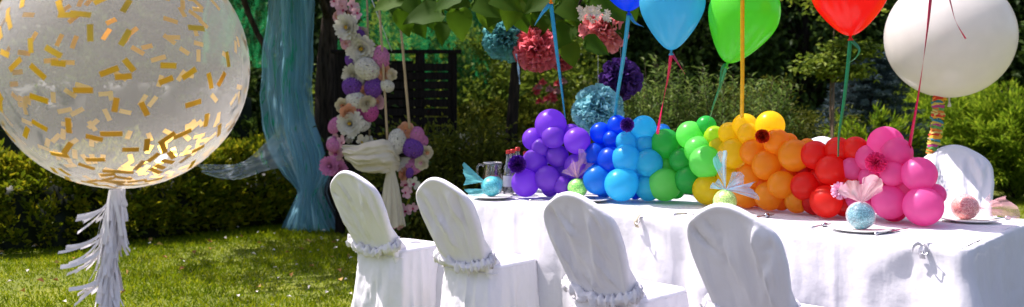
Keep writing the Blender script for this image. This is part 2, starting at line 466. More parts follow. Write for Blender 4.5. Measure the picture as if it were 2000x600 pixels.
# ------------------------------------------------------------------ hedges
def hedge(name, path, width, height, n, L, W, mat, label, core, group=None, cat='hedge'):
    """a clipped but loose hedge along a path of (x, y)"""
    pts = [Vector((*p, 0)) for p in path]
    root = empty(name, pts[0])
    ps = bez(pts, 40)
    P = []; O = []
    nc = n // 26; pr = random.Random(len(label))
    for _ in range(nc):
        t = pr.random() * 38.999; i = int(t); p = ps[i].lerp(ps[i + 1], t - i)
        tn = (ps[i + 1] - ps[i]).normalized(); side = Vector((tn.y, -tn.x, 0))
        a = pr.uniform(-.1, PI + .1); k = 1 + .30 * fbm(p.x * 1.1, p.y * 1.1, a) + .16 * fbm(p.x * 3.5, p.y * 3.5, a * 2.5)
        o = side * math.copysign(abs(math.cos(a)) ** .6, math.cos(a)) * width / 2
        z = .05 + (abs(math.sin(a)) ** .7) * height * .95 if pr.random() < .55 else pr.uniform(.04, height * .9)
        c = p + o * k * pr.uniform(.75, 1.08) + Vector((0, 0, z * (1 + (k - 1) * .8)))
        out = (side * math.cos(a) + Vector((0, 0, .5 + .6 * abs(math.sin(a))))).normalized()
        sz = pr.uniform(.05, .11)
        for q in range(26):
            dd = Vector((pr.gauss(0, 1), pr.gauss(0, 1), pr.gauss(0, 1))).normalized()
            if dd.dot(out) < -.2: dd = -dd
            P.append(c + dd * sz * pr.uniform(.3, 1) + out * pr.uniform(0, sz)); O.append(dd * .6 + out)
    P = np.array(P) - np.array(pts[0]); O = np.array(O); m = len(P)
    V, Q = leaf_arrays(P, O + rng.normal(size=(m, 3)) * .35, rng.normal(size=(m, 3)) * .35 + np.array([0, 0, 1.]), L * (.6 + .8 * rng.random(m)), W, .25)
    fast_mesh('foliage', V, Q, mat, root)
    mb = MB(); rr = random.Random(3)
    for k in range(60):
        i = rr.randrange(39); b = ps[i] + Vector((rr.uniform(-.15, .15), rr.uniform(-.15, .15), 0)) - pts[0]
        mb.tube([b, b + Vector((rr.uniform(-.1, .1), rr.uniform(-.1, .1), height * .4)), b + Vector((rr.uniform(-.2, .2), rr.uniform(-.2, .2), height * .8))], [.012, .009, .004], 5)
    mb.build('stems', M['dark_bark'], root)
    # dense twiggy inside
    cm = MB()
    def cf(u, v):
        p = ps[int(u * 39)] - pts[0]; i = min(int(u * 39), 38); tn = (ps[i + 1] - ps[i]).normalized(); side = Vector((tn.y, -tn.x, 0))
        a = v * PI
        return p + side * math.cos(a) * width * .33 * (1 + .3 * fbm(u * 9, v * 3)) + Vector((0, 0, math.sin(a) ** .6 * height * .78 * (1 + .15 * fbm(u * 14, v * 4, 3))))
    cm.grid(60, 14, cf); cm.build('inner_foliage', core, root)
    tag(root, label, cat, group)
    return root

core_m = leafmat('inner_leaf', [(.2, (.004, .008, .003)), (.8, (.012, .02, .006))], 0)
hedge('leafy_hedge', [(-6.8, 8.3), (-4.6, 8.9), (-3.4, 10.1), (-2.2, 11.2)], 1.0, .78, 34000, .08, .042, G['hedge'],
      'low yellow-tipped hedge along the left lawn behind the clear balloon', core_m)
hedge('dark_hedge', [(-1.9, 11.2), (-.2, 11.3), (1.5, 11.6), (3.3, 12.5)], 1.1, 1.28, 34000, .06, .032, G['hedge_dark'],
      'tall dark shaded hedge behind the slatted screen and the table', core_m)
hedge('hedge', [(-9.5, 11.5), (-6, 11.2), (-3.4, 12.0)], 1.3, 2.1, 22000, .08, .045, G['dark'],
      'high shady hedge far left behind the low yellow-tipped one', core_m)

# ------------------------------------------------------------------ trees
def tree(name, base, h, crown_c, rad, n, L, W, mat, label, tr=.12, K=70, cr=.6, bark='dark_bark', group=None, zmin=.4, shell=.45, cat='tree', droop=.2, lean=0):
    root = empty(name, base)
    b = Vector(base); cc = Vector(crown_c) - b
    mb = MB()
    top = Vector((cc.x * .9, cc.y * .9, cc.z + rad[2] * .3))
    pts = bez([(0, 0, -.05), (cc.x * .25 * (1 - lean), cc.y * .25 * (1 - lean), top.z * .35), (cc.x * (.6 if not lean else .05) + .08, cc.y * .6 * (1 - lean), top.z * .7), top], 14)
    mb.tube(pts, [tr * 1.35 if i == 0 else tr * (1 - .8 * i / 13) for i in range(14)], 14)
    mb.build('trunk', M[bark], root)
    o, C = crown('crown', cc, rad, n, L, W, mat, root, K, cr, shell, zmin=zmin, droop=droop)
    t2 = [Vector(c) for c in C[:: max(1, K // 16)]]
    mb = MB()
    for t in t2:
        if t.z < .5: continue
        i = min(12, max(4, int(13 * min(1, (t.z * .75) / top.z)))); r0 = tr * (1 - .8 * i / 13) * .55
        m_ = pts[i].lerp(t, .5) + Vector((0, 0, .12 * (t - pts[i]).length))
        mb.tube(bez([pts[i], m_, t], 6), [r0, r0 * .8, r0 * .6, r0 * .45, r0 * .3, r0 * .12], 6)
    mb.build('limbs', M[bark], root)
    tag(root, label, cat, group)
    return root

# big tree on the left whose trunk stands behind the drape; its crown shades that corner
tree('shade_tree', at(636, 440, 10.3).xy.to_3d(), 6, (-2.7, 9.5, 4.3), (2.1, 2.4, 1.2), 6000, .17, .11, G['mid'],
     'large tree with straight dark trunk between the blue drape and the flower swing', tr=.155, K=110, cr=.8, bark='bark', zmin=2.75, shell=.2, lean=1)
DT = 'trees behind the garden'
tr_specs = [
 # x, y, crown z, rx, ry, rz, n, L, mat, label
 (-8.2, 14.5, 3.4, 2.6, 2, 3.2, 9000, .16, 'dark', 'dark tree far left beyond the clear confetti balloon'),
 (-5.0, 17, 3.4, 2.6, 2, 3.3, 9000, .16, 'dark', 'dark tree rising between the clear balloon and the blue drape'),
 (-2.6, 16.8, 3.2, 2.2, 1.8, 3.0, 9000, .13, 'mid', 'mid green tree directly above the slatted screen'),
 (.2, 17.6, 3.6, 2.2, 2, 3.4, 9000, .14, 'mid', 'bushy green tree behind the teal pompom'),
 (2.8, 18, 3.6, 2.4, 2, 3.4, 9000, .15, 'dark', 'dark tree behind the blue and turquoise balloons'),
 (5.6, 17.8, 3.6, 2.4, 2, 3.4, 12000, .14, 'dark', 'dark tree behind the green balloon and the yellow ribbon'),
 (8.4, 18, 3.4, 2.3, 2, 3.3, 12000, .14, 'dark', 'dark tree behind the red balloon'),
 (11.4, 17.8, 3.6, 2.6, 2, 3.5, 12000, .15, 'dark', 'dark tree behind the big white balloon near the right edge'),
 (10.4, 15.6, 2.5, 1.2, 1.0, 2.1, 6000, .11, 'mid', 'rust-speckled green tree at the far right edge beside the white balloon'),
]
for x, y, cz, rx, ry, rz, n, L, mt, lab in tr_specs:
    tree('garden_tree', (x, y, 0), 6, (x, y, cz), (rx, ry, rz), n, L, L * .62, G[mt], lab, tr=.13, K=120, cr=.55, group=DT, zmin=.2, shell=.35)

# the wood beyond: too many crowns to count
def wood():
    V = []; Q = []; o = 0
    n = 60000
    X = rng.uniform(-26, 26, n); Z = rng.uniform(0, 9.5, n)
    Y = 20.5 + .8 * np.sin(X * 1.3) + 1.3 * np.cos(Z * 1.1 + X) + rng.normal(size=n) * .7 + np.abs(X) * .05
    P = np.stack([X, Y, Z], 1)
    d = rng.normal(size=(n, 3)); d[:, 1] -= .4
    nn = rng.normal(size=(n, 3)) * .6; nn[:, 2] += .6; nn[:, 1] -= .5
    V1, Q1 = leaf_arrays(P, d, nn, .34 * (.6 + .8 * rng.random(n)), .2, .2)
    # a ragged closed mass inside
    nu, nv = 120, 26; rows = []
    for side in (0, 1):
        for j in range(nv):
            for i in range(nu):
                x = -28 + 56 * i / (nu - 1); z = 9.5 * j / (nv - 1) * (1 + .12 * fbm(x * .7, 0, 4))
                y = 22.3 + .7 * fbm(x * .8, z * .8) + (2.2 if side else 0)
                rows.append((x, y, z))
    V2 = np.array(rows); q = []
    for s in range(2):
        b = s * nu * nv
        for j in range(nv - 1):
            for i in range(nu - 1):
                q.append((b + j * nu + i, b + j * nu + i + 1, b + (j + 1) * nu + i + 1, b + (j + 1) * nu + i))
    for i in range(nu - 1):
        a = (nv - 1) * nu + i; q.append((a, a + 1, nu * nv + a + 1, nu * nv + a))
    V = np.concatenate([V1, V2]); Q = np.concatenate([Q1, np.array(q) + len(V1)])
    tag(fast_mesh('distant_wood', V, Q, G['dark']), 'dark wood closing off the garden', kind='stuff')
wood()

# sunlit shrubs
def shrub(name, base, rad, h, n, L, W, mat, label, K=60, cr=.25, cat='shrub', group=None, shell=.5, droop=0):
    root = empty(name, (base[0], base[1], 0))
    o, C = crown('foliage', (0, 0, h * .5), (rad[0], rad[1], h * .52), n, L, W, mat, root, K, cr, shell, zmin=.03, droop=droop)
    mb = MB()
    for c in C[::4]:
        c = Vector(c); mb.tube(bez([(c.x * .1, c.y * .1, 0), (c.x * .5, c.y * .5, c.z * .6), c], 5), [.018, .014, .011, .007, .003], 5)
    mb.build('stems', M['dark_bark'], root)
    return tag(root, label, cat, group)

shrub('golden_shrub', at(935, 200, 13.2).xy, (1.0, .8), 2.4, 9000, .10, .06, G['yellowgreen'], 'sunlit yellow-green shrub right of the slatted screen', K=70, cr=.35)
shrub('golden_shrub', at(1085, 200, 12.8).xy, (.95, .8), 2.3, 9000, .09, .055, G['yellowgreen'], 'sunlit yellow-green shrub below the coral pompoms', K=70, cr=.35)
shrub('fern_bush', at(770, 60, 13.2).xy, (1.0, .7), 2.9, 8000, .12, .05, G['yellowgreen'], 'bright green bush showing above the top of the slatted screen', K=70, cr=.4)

def narrow_shrub(px, D, r, hts, label, nsh=110):
    c = at(px, 300, D)
    V, Q, stems = shoots(nsh, (0, 0), r, hts, 75, .105, .022, .22)
    root = empty('narrow_leaf_shrub', (c.x, c.y, 0))
    fast_mesh('foliage', V, Q, G['willow'], root)
    mb = MB()
    for s in stems: mb.tube(bez(s, 5), [.008, .007, .005, .004, .002], 4)
    mb.build('stems', M['bark'], root)
    tag(root, label, 'shrub', 'narrow-leaved shrubs behind the table')
narrow_shrub(1275, 10.6, (.62, .5), (1.5, 1.95), 'upright narrow-leaved shrub behind the turquoise balloon')
narrow_shrub(1415, 10.4, (.7, .5), (1.45, 1.9), 'upright narrow-leaved shrub behind the green balloon and yellow ribbon')
shrub('dark_bush', at(1530, 200, 10.8).xy, (.55, .5), 1.55, 7000, .05, .02, G['hedge_dark'], 'rounded dark green bush between the narrow shrub and the stake', K=50, cr=.2)

shrub('dark_bush', (-.62, 9.05), (.75, .35), 1.12, 9000, .06, .03, G['hedge_dark'], 'low dark bush hiding the foot of the slatted screen', K=70, cr=.2)
shrub('dark_bush', (.35, 9.3), (.6, .4), 1.1, 7000, .06, .03, G['hedge_dark'], 'low dark bush behind the juice jug and bottles', K=60, cr=.2)
# blue spruce
def conifer(name, base, h, r, mat, label, n=14000):
    root = empty(name, (base[0], base[1], 0))
    mb = MB(); mb.tube([(0, 0, 0), (0, 0, h * .5), (0, 0, h * .97)], [.07, .045, .01], 8); mb.build('trunk', M['dark_bark'], root)
    P = []; Dr = []; Nn = []
    bm_ = MB()
    nb = 130
    for i in range(nb):
        t = (i + .5) / nb; z = .12 + t * h * .88; a = i * 2.399; rr = r * (1 - t) ** .75 * random.uniform(.75, 1.15) + .05
        tip = Vector((math.cos(a) * rr, math.sin(a) * rr, z - .10 * rr + .05))
        st = Vector((0, 0, z)); bm_.tube([st, st.lerp(tip, .5), tip], [.012, .008, .003], 4)
        side = Vector((-math.sin(a), math.cos(a), 0))
        for k in range(int(n / nb)):
            s = random.random() ** .7; w_ = random.uniform(-1, 1) * rr * .35 * (1 - s * .7)
            p = st.lerp(tip, s) + side * w_ + Vector((0, 0, random.uniform(-.03, .03)))
            d = (tip - st).normalized() * .5 + side * math.copysign(1, w_) * .6 + Vector((random.uniform(-.5, .5), random.uniform(-.5, .5), random.uniform(-.1, .6)))
            P.append(p); Dr.append(d); Nn.append((random.random() - .5, random.random() - .5, 1))
    V, Q = leaf_arrays(np.array(P), np.array(Dr), np.array(Nn), .075, .016, .2)
    fast_mesh('needles', V, Q, mat, root); bm_.build('limbs', M['dark_bark'], root)
    tag(root, label, 'conifer')
conifer('blue_spruce', at(1700, 200, 12.6).xy, 2.25, 1.25, G['spruce'], 'blue-grey spruce between the red balloon and the big white balloon', 26000)

def juniper(px, D, r, h, label, n=15000, ns=260):
    c = at(px, 300, D); root = empty('juniper', (c.x, c.y, 0))
    P = []; Dr = []; Nn = []; mb = MB()
    for i in range(ns):
        a = random.uniform(0, 2 * PI); el = random.uniform(.12, 1.25); ln = random.uniform(.75, 1.1)
        tip = Vector((math.cos(a) * math.cos(el) * r[0], math.sin(a) * math.cos(el) * r[1], .1 + math.sin(el) * h)) * ln
        tip.z = max(tip.z, .08)
        mid = tip * .5 + Vector((0, 0, .12 * h))
        cur = bez([(0, 0, .02), mid, tip], 9)
        if i % 3 == 0: mb.tube(cur, [.014, .012, .010, .009, .007, .006, .004, .003, .002], 4)
        for k in range(int(n / ns)):
            t = random.random() ** .55; s = t * 8; j = min(int(s), 7); p = cur[j].lerp(cur[j + 1], s - j)
            d = (cur[j + 1] - cur[j]).normalized()
            off = Vector((random.gauss(0, 1), random.gauss(0, 1), random.gauss(0, .8)))
            wv = .09 * (1.15 - t) + .015
            P.append(p + off * wv * .6); Dr.append(d * 1.3 + off * .45 + Vector((0, 0, .15))); Nn.append((random.gauss(0, .5), random.gauss(0, .5), 1))
    V, Q = leaf_arrays(np.array(P), np.array(Dr), np.array(Nn), .12 * (.6 + .7 * rng.random(len(P))), .021, .2)
    fast_mesh('foliage', V, Q, G['juniper'], root); mb.build('stems', M['bark'], root)
    tag(root, label, 'juniper', 'feathery junipers along the right')
juniper(1700, 12.2, (1.0, .7), 1.15, 'low feathery juniper behind the red and pink balloons', 14000, 220)
juniper(1840, 13.6, (1.5, .9), 1.55, 'feathery green juniper directly behind the striped paper tail', 22000, 300)
juniper(1985, 13.3, (1.35, .8), 1.75, 'tallest feathery juniper at the right edge above the white chair', 24000, 320)

# slender staked tree with bright layered crown
def young_tree():
    c = at(1622, 300, 9.6); root = empty('young_tree', (c.x, c.y, 0))
    mb = MB(); mb.tube(bez([(0, 0, 0), (.02, 0, .8), (.0, 0, 1.5), (.05, 0, 2.3)], 10), [.02, .018, .017, .016, .014, .012, .010, .008, .006, .004], 8); mb.build('trunk', M['stake'], root)
    P = []
    for (px, py, rx, rz, n) in [(1615, 128, .26, .06, 500), (1662, 102, .2, .07, 450), (1690, 95, .13, .05, 200), (1640, 145, .22, .05, 350), (1600, 118, .12, .05, 180), (1668, 140, .13, .04, 200), (1640, 88, .12, .05, 160), (1655, 20, .3, .1, 350), (1600, -10, .25, .12, 300)]:
        q = at(px, py, 9.6) - Vector((c.x, c.y, 0))
        P.append(np.array([q.x, 0, q.z]) + rng.normal(size=(n, 3)) * np.array([rx, .22, rz]) * .6)
    P = np.concatenate(P); k = len(P)
    nn = rng.normal(size=(k, 3)) * .4; nn[:, 2] += 1
    V, Q = leaf_arrays(P, rng.normal(size=(k, 3)) * np.array([1, 1, .4]), nn, .07, .04, .2)
    fast_mesh('crown', V, Q, G['yellowgreen'], root)
    mb = MB()
    for (px, py) in [(1590, 128), (1662, 102), (1690, 95), (1655, 145), (1640, 88)]:
        q = at(px, py, 9.6) - Vector((c.x, c.y, 0)); q.y = 0
        mb.tube(bez([(0, 0, q.z - .15), (q.x * .5, 0, q.z - .04), q], 5), [.009, .007, .005, .004, .002], 5)
    mb.build('limbs', M['bark'], root)
    tag(root, 'slender young tree with sunlit layered yellow-green crown behind the red balloon', 'tree')
    mb = MB(); s = at(1632, 300, 9.55); mb.tube([(0, 0, 0), (-.03, 0, .9), (-.02, 0, 1.75)], [.013, .013, .012], 8)
    tag(mb.build('tree_stake', M['stake'], None, loc=(s.x, s.y, 0)), 'thin wooden stake leaning beside the slender young tree', 'stake')
young_tree()

# ------------------------------------------------------------------ broad-leaved tree over the table
def heart_leaf(mb, p, d, n, L):
    """a broad heart-shaped leaf with curved midrib"""
    d = Vector(d).normalized(); n = Vector(n); s = d.cross(n).normalized(); u = s.cross(d)
    prof = [(0, 0), (-.06, .22), (.08, .40), (.3, .44), (.55, .36), (.8, .18), (1.0, 0)]
    vs = []; rnd = random.uniform(-.1, .1)
    for t, w_ in prof:
        z = -.28 * t * t + rnd * t
        for q in (-1, -.5, 0, .5, 1):
            vs.append(Vector(p) + (d * t + s * w_ * q + u * (z + .22 * abs(q) * w_ + .03 * math.sin(t * 14 + q * 3) * abs(q))) * L)
    fs = []
    for i in range(len(prof) - 1):
        for k in range(4): fs.append((i * 5 + k, i * 5 + k + 1, (i + 1) * 5 + k + 1, (i + 1) * 5 + k))
    mb.add(vs, fs)

def broad_tree():
    b = at(1000, 300, 9.4); root = empty('broad_leaved_tree', (b.x, b.y, 0)); B = Vector((b.x, b.y, 0))
    mb = MB()
    tp = bez([(-.05, 0, -.02), (-.02, 0, .8), (.03, 0, 1.6), (.1, -.1, 2.4), (.05, -.2, 3.2)], 16)
    mb.tube(tp, [.075 - .0028 * i for i in range(16)], 12); mb.build('trunk', M['dark_bark'], root)
    # boughs reaching forward over the table's far side
    ends = [at(800, -10, 6.6), at(880, -5, 6.3), at(960, 0, 6.4), at(1050, 0, 6.6), at(1130, 15, 6.2), at(1200, 30, 6.3), at(1010, -60, 7.5), at(1240, -30, 7.2)]
    lb = MB(); lf = MB()
    for e in ends:
        e = e - B; s = tp[11 + random.randrange(4)]
        c = bez([s, s.lerp(e, .5) + Vector((0, 0, .35)), e + Vector((0, 0, .12)), e], 12)
        lb.tube(c, [.03 - .0022 * i for i in range(12)], 6)
    lb.build('limbs', M['dark_bark'], root)
    # leaves hung where the photo shows them (px, py of the stalk, direction, size)
    def hang(px, py, D, dx, dz, L, tilt=0):
        p = at(px, py, D) - B
        heart_leaf(lf, p, (dx, random.uniform(-.3, .15), dz), (random.uniform(-.3, .3) + tilt, -.75, .6), L)
    spec = [(780, -5, 6.3, .9, -.45, .22), (862, 25, 6.2, -.95, -.12, .26), (895, 20, 6.0, .15, -1, .20), (870, 45, 6.4, -.3, -1, .16), (925, 5, 6.1, .9, -.3, .22),
            (838, 0, 6.6, .4, -.9, .2), (800, 30, 6.6, .5, -.6, .2), (950, 10, 6.5, .2, -1, .2), (985, 5, 6.2, -.6, -.7, .2), (1010, 20, 6.6, .4, -.9, .18),
            (1035, -8, 6.3, .9, -.2, .2), (1090, 10, 6.1, .7, -.4, .2), (1112, 50, 6.3, -.5, -.8, .19), (1142, 84, 5.7, .9, -.25, .18), (1100, 40, 6.5, .2, -1, .2),
            (1060, 30, 6.7, -.4, -.9, .2), (1180, 10, 6.0, .9, -.35, .2), (1200, 30, 6.4, .4, -.9, .18), (1150, 0, 5.9, .6, -.2, .22), (1215, -5, 6.2, .5, -.8, .2),
            (900, -10, 5.9, -.9, -.3, .2), (960, -10, 5.9, .9, -.3, .22), (1075, -10, 5.9, -.8, -.4, .2), (1110, 85, 6.5, .2, -1, .18), (1070, 60, 6.8, .3, -1, .17)]
    for s in spec: hang(*s)
    rr = random.Random(5)
    for _ in range(75):
        px = rr.uniform(770, 1260); py = rr.uniform(-70, 22) + (15 if 1050 < px < 1230 else 0)
        hang(px, py, rr.uniform(6.0, 8.2), rr.uniform(-1, 1), rr.uniform(-1, -.1), rr.uniform(.15, .23), rr.uniform(-.4, .4))
    for _ in range(110):
        px = rr.uniform(720, 1080); py = rr.uniform(-330, -60)
        hang(px, py, rr.uniform(7.0, 10.5), rr.uniform(-1, 1), rr.uniform(-1, -.1), rr.uniform(.15, .24), rr.uniform(-.4, .4))
    lf.build('crown', G['catalpa'], root)
    # blossom cluster
    fl = MB()
    for _ in range(42):
        c = at(rr.uniform(1128, 1192), rr.uniform(14, 44), 5.75 + rr.uniform(-.05, .05)) - B
        a0 = rr.uniform(0, 6)
        for k in range(5):
            a = a0 + k * 1.257; d = Vector((math.cos(a), -.6, math.sin(a)))
            V = [c, c + d * .012 + Vector((-math.sin(a), 0, math.cos(a))) * .006, c + d * .021, c + d * .012 - Vector((-math.sin(a), 0, math.cos(a))) * .006]
            fl.add(V, [(0, 1, 2, 3)])
        fl.tube([c, c + Vector((0, .02, .012))], .0015, 4)
    fl.build('blossom_cluster', plain('blossom', (.62, .58, .45), rough=.6), root)
    tag(root, 'broad-leaved tree with thin dark trunk, large heart-shaped leaves hanging above the table', 'tree')
broad_tree()

# thin leaning stem behind purple balloons with red flowers beneath
mb = MB(); c = at(1112, 300, 11.9)
root = empty('red_flower_bush', (at(1075, 300, 11.6).x, 11.6, 0))
lv, C = crown('foliage', (0, 0, .75), (.42, .3, .8), 2600, .07, .035, G['hedge'], root, 26, .16, .4)
rr = random.Random(9)
for k in range(13):
    mb = MB(); c = at(rr.uniform(1045, 1105), rr.uniform(155, 205), 11.25) - root.location
    for j in range(14):
        a = j * 2.4; r_ = .012 + .003 * j
        heart_leaf(mb, c, (math.cos(a), -.5, math.sin(a)), (math.sin(a), -1, .3), r_ * 1.3)
    mb.build('flower', plain('red_petal' if k % 3 else 'dull_pink_petal', (.55, .03, .03) if k % 3 else (.4, .15, .13), .6), root)
mb = MB(); mb.tube([(.3, .1, 0), (.22, .1, 1.0), (.12, .1, 2.0)], [.02, .015, .008], 6); mb.build('stems', M['dark_bark'], root)
tag(root, 'leafy bush with red flowers behind the purple balloons', 'bush')

# ------------------------------------------------------------------ slatted screen
def screen():
    D = 9.7; x0 = at(655, 0, D).x; x1 = at(893, 0, D).x; top = at(0, 101, D).z
    root = empty('slatted_screen', ((x0 + x1) / 2, D, 0)); hw = (x1 - x0) / 2
    def board(nm, c, d):
        m_ = MB(); m_.box(c, d); return m_.build(nm, M['dark_wood'], root, sm=False)
    board('top_rail', (0, 0, top), (hw * 2 + .08, .12, .035))
    for x in (-hw + .05, 0.25, hw - .05): board('post', (x, 0, top / 2 - .01), (.09, .09, top - .02))
    z = .15; k = 0
    while z < top - .1:
        m_ = MB(); g = random.uniform(-.004, .004)
        m_.box((0, -.056, z), (hw * 2 - .12, .018, .078), Matrix.Rotation(g * .6, 3, 'Y')); m_.build('slat', M['dark_wood'], root, sm=False)
        z += .094; k += 1
    board('back_panel', (-hw * .3, .03, top * .5), (hw * 1.15, .02, top * .9))
    tag(root, 'black wooden screen of horizontal slats behind the flower swing', 'screen')
screen()

# green netting hung between the trees
def netmat():
    m, nt, b, out = new_mat('green_net')
    b.inputs['Base Color'].default_value = (.02, .28, .08, 1); b.inputs['Roughness'].default_value = .5
    t = N(nt, 'ShaderNodeBsdfTranslucent'); t.inputs[0].default_value = (.02, .40, .12, 1)
    a = N(nt, 'ShaderNodeMixShader'); a.inputs[0].default_value = .6
    nt.links.new(b.outputs[0], a.inputs[1]); nt.links.new(t.outputs[0], a.inputs[2])
    w_ = N(nt, 'ShaderNodeTexNoise'); w_.inputs['Scale'].default_value = 60
    tc = N(nt, 'ShaderNodeTexCoord'); nt.links.new(tc.outputs['Object'], w_.inputs['Vector'])
    r = N(nt, 'ShaderNodeMapRange'); nt.links.new(w_.outputs[0], r.inputs[0]); r.inputs[1].default_value = .4; r.inputs[2].default_value = .6; r.inputs[3].default_value = .2; r.inputs[4].default_value = .5
    tr = N(nt, 'ShaderNodeBsdfTransparent'); mx = N(nt, 'ShaderNodeMixShader'); nt.links.new(r.outputs[0], mx.inputs[0])
    nt.links.new(tr.outputs[0], mx.inputs[1]); nt.links.new(a.outputs[0], mx.inputs[2]); nt.links.new(mx.outputs[0], out.inputs[0])
    return m
NM = netmat()
def net(x0p, x1p, D, label, top=-60, bot=330, dy=.0):
    a = at(x0p, bot, D); b = at(x1p, bot, D + dy); zt = at(0, top, D).z; zb = a.z
    mb = MB()
    def f(u, v):
        p = a.lerp(b, u); p.z = zb + (zt - zb) * v - .25 * math.sin(u * PI) * v
        p.y += .03 * math.sin(u * 30 + 2 * math.sin(v * 2)) + .22 * fbm(u * 5, v * 2); return p
    mb.grid(110, 14, f)
    tag(mb.build('green_net', NM), label, 'netting', 'green netting strung behind the garden')
net(395, 525, 11.2, 'emerald netting hanging left of the blue drape above the hedge', -60, 130, .4)
net(655, 960, 12.4, 'emerald netting hanging behind the flower swing and slatted screen', -60, 330, .3)

# leaning pole left of the drape
mb = MB(); mb.tube(bez([at(560, 160, 10.9), at(500, 60, 10.9), at(462, -40, 10.9), at(420, -160, 10.9)], 10), .035, 8)
tag(mb.build('leaning_branch', M['bark']), 'thick bare branch leaning at upper left behind the blue drape', 'branch')

# ------------------------------------------------------------------ blue drape
def drapemat(name, col, opac, painted_glint):
    m, nt, b, out = new_mat(name)
    n = N(nt, 'ShaderNodeTexNoise'); n.inputs['Scale'].default_value = 3.2; n.inputs['Detail'].default_value = 3; n.inputs['Distortion'].default_value = 1.2
    mp = N(nt, 'ShaderNodeMapping'); mp.inputs['Scale'].default_value = (3.6, 2, .45)
    tc = N(nt, 'ShaderNodeTexCoord'); nt.links.new(tc.outputs['Object'], mp.inputs[0]); nt.links.new(mp.outputs[0], n.inputs['Vector'])
    c = ramp(nt, n.outputs[0], [(.40, col), (.61, col), (.66, painted_glint), (.69, painted_glint), (.73, col)])  # green glints of the iridescent tulle painted into the base colour
    nt.links.new(c, b.inputs['Base Color']); b.inputs['Roughness'].default_value = .6; b.inputs['Specular IOR Level'].default_value = .1
    t = N(nt, 'ShaderNodeBsdfTranslucent'); nt.links.new(c, t.inputs[0])
    a = N(nt, 'ShaderNodeMixShader'); a.inputs[0].default_value = .45
    nt.links.new(b.outputs[0], a.inputs[1]); nt.links.new(t.outputs[0], a.inputs[2])
    lw = N(nt, 'ShaderNodeLayerWeight'); lw.inputs['Blend'].default_value = .5
    r = N(nt, 'ShaderNodeMapRange'); nt.links.new(lw.outputs['Facing'], r.inputs[0]); r.inputs[3].default_value = opac; r.inputs[4].default_value = min(.95, opac * 2.2)
    tr = N(nt, 'ShaderNodeBsdfTransparent'); mx = N(nt, 'ShaderNodeMixShader'); nt.links.new(r.outputs[0], mx.inputs[0])
    nt.links.new(tr.outputs[0], mx.inputs[1]); nt.links.new(a.outputs[0], mx.inputs[2]); nt.links.new(mx.outputs[0], out.inputs[0])
    return m
M['tealdrape'] = drapemat('blue_tulle', (.32, .62, .72), .48, (.03, .60, .34))
M['paledrape'] = drapemat('pale_tulle', (.62, .74, .82), .20, (.20, .75, .52))
def drape():
    D = 9.9; root = empty('tulle_drape', at(600, 450, D).xy.to_3d()); B = root.location
    ys = [-80, 0, 100, 180, 250, 300, 345, 375, 400, 430, 451]
    def panel(nm, L, R, mat, ph, depth, fr=7, bulge=.07):
        mb = MB()
        def f(u, v):
            y = -80 + 531 * v
            l = interp(y, ys, L); r = interp(y, ys, R)
            q = at(l + (r - l) * u, y, D)
            wd = (r - l) / F * D
            q.y += depth + min(bulge, wd * .22) * (2 * abs(math.sin(u * fr * PI / 2 + ph + 1.3 * math.sin(v * 3 + ph) + .8 * fbm(u * 4, v * 3, ph))) - 1) + .07 * fbm(u * 5 + ph, v * 3)
            q.x += .02 * fbm(u * 4, v * 6, ph)
            return q - B
        mb.grid(110, 60, f); return mb.build(nm, mat, root)
    panel('main_swag', [522, 520, 510, 504, 510, 528, 554, 580, 568, 556, 548], [610, 612, 612, 614, 620, 628, 640, 628, 640, 656, 664], M['tealdrape'], .3, 0, 15, .035)
    panel('back_swag', [526, 522, 508, 512, 530, 548, 566, 578, 566, 556, 556], [560, 566, 560, 555, 590, 612, 640, 630, 640, 655, 668], M['paledrape'], 2.1, .18, 5)
    panel('front_swag', [548, 556, 560, 556, 560, 574, 580, 590, 580, 566, 560], [600, 604, 606, 600, 622, 640, 648, 622, 628, 640, 652], M['tealdrape'], 4.1, -.12, 13, .035)
    # end thrown out to the left over the hedge
    mb = MB()
    top = bez([at(600, 232, 10.2), at(548, 258, 10.0), at(505, 292, 9.4), at(470, 315, 9.0), at(430, 325, 8.8), at(392, 322, 8.7)], 40)
    bot = bez([at(604, 262, 10.2), at(566, 322, 10.0), at(520, 336, 9.4), at(485, 342, 9.0), at(450, 349, 8.8), at(410, 345, 8.7)], 40)
    def f(u, v):
        i = min(39, int(u * 39)); p = top[i].lerp(bot[i], v); p.y += .035 * math.sin(v * 17 + u * 4) + .04 * fbm(u * 4, v * 3) - .05; p.z += .02 * math.sin(u * 9 + v * 5); return p - B
    mb.grid(40, 22, f); mb.build('thrown_end', M['paledrape'], root)
    tag(root, 'long blue tulle drape hanging beside the tree trunk, tied low and spreading on the grass', 'drape')
drape()

# ------------------------------------------------------------------ flower swing
PET = {}
for nm, c in dict(white=(.72, .68, .58), cream=(.66, .58, .40), pink=(.62, .22, .42), pale=(.72, .42, .45), peach=(.75, .38, .22), purple=(.20, .07, .36), magenta=(.55, .10, .30), crimson=(.42, .03, .10), yellow=(.65, .42, .05)).items():
    PET[nm] = leafmat('petal_' + nm, [(.1, tuple(x * .75 for x in c)), (.8, c)], .2, .7, .2)
def petal(mb, c, d, n, L, W, cup=.3):
    d = Vector(d).normalized(); n = Vector(n).normalized(); s = d.cross(n)
    if s.length < .01: s = Vector((1, 0, 0))
    s.normalize(); u = s.cross(d)
    vs = []
    for t, w_ in ((0, .25), (.35, .8), (.75, 1.0), (1, .45)):
        for q in (-1, 0, 1):
            vs.append(Vector(c) + d * t * L + s * q * w_ * W / 2 + u * (cup * L * (t * t) + .12 * W * abs(q)))
    fs = [(i * 3 + k, i * 3 + k + 1, (i + 1) * 3 + k + 1, (i + 1) * 3 + k) for i in range(3) for k in range(2)]
    mb.add(vs, fs)
FT = {}
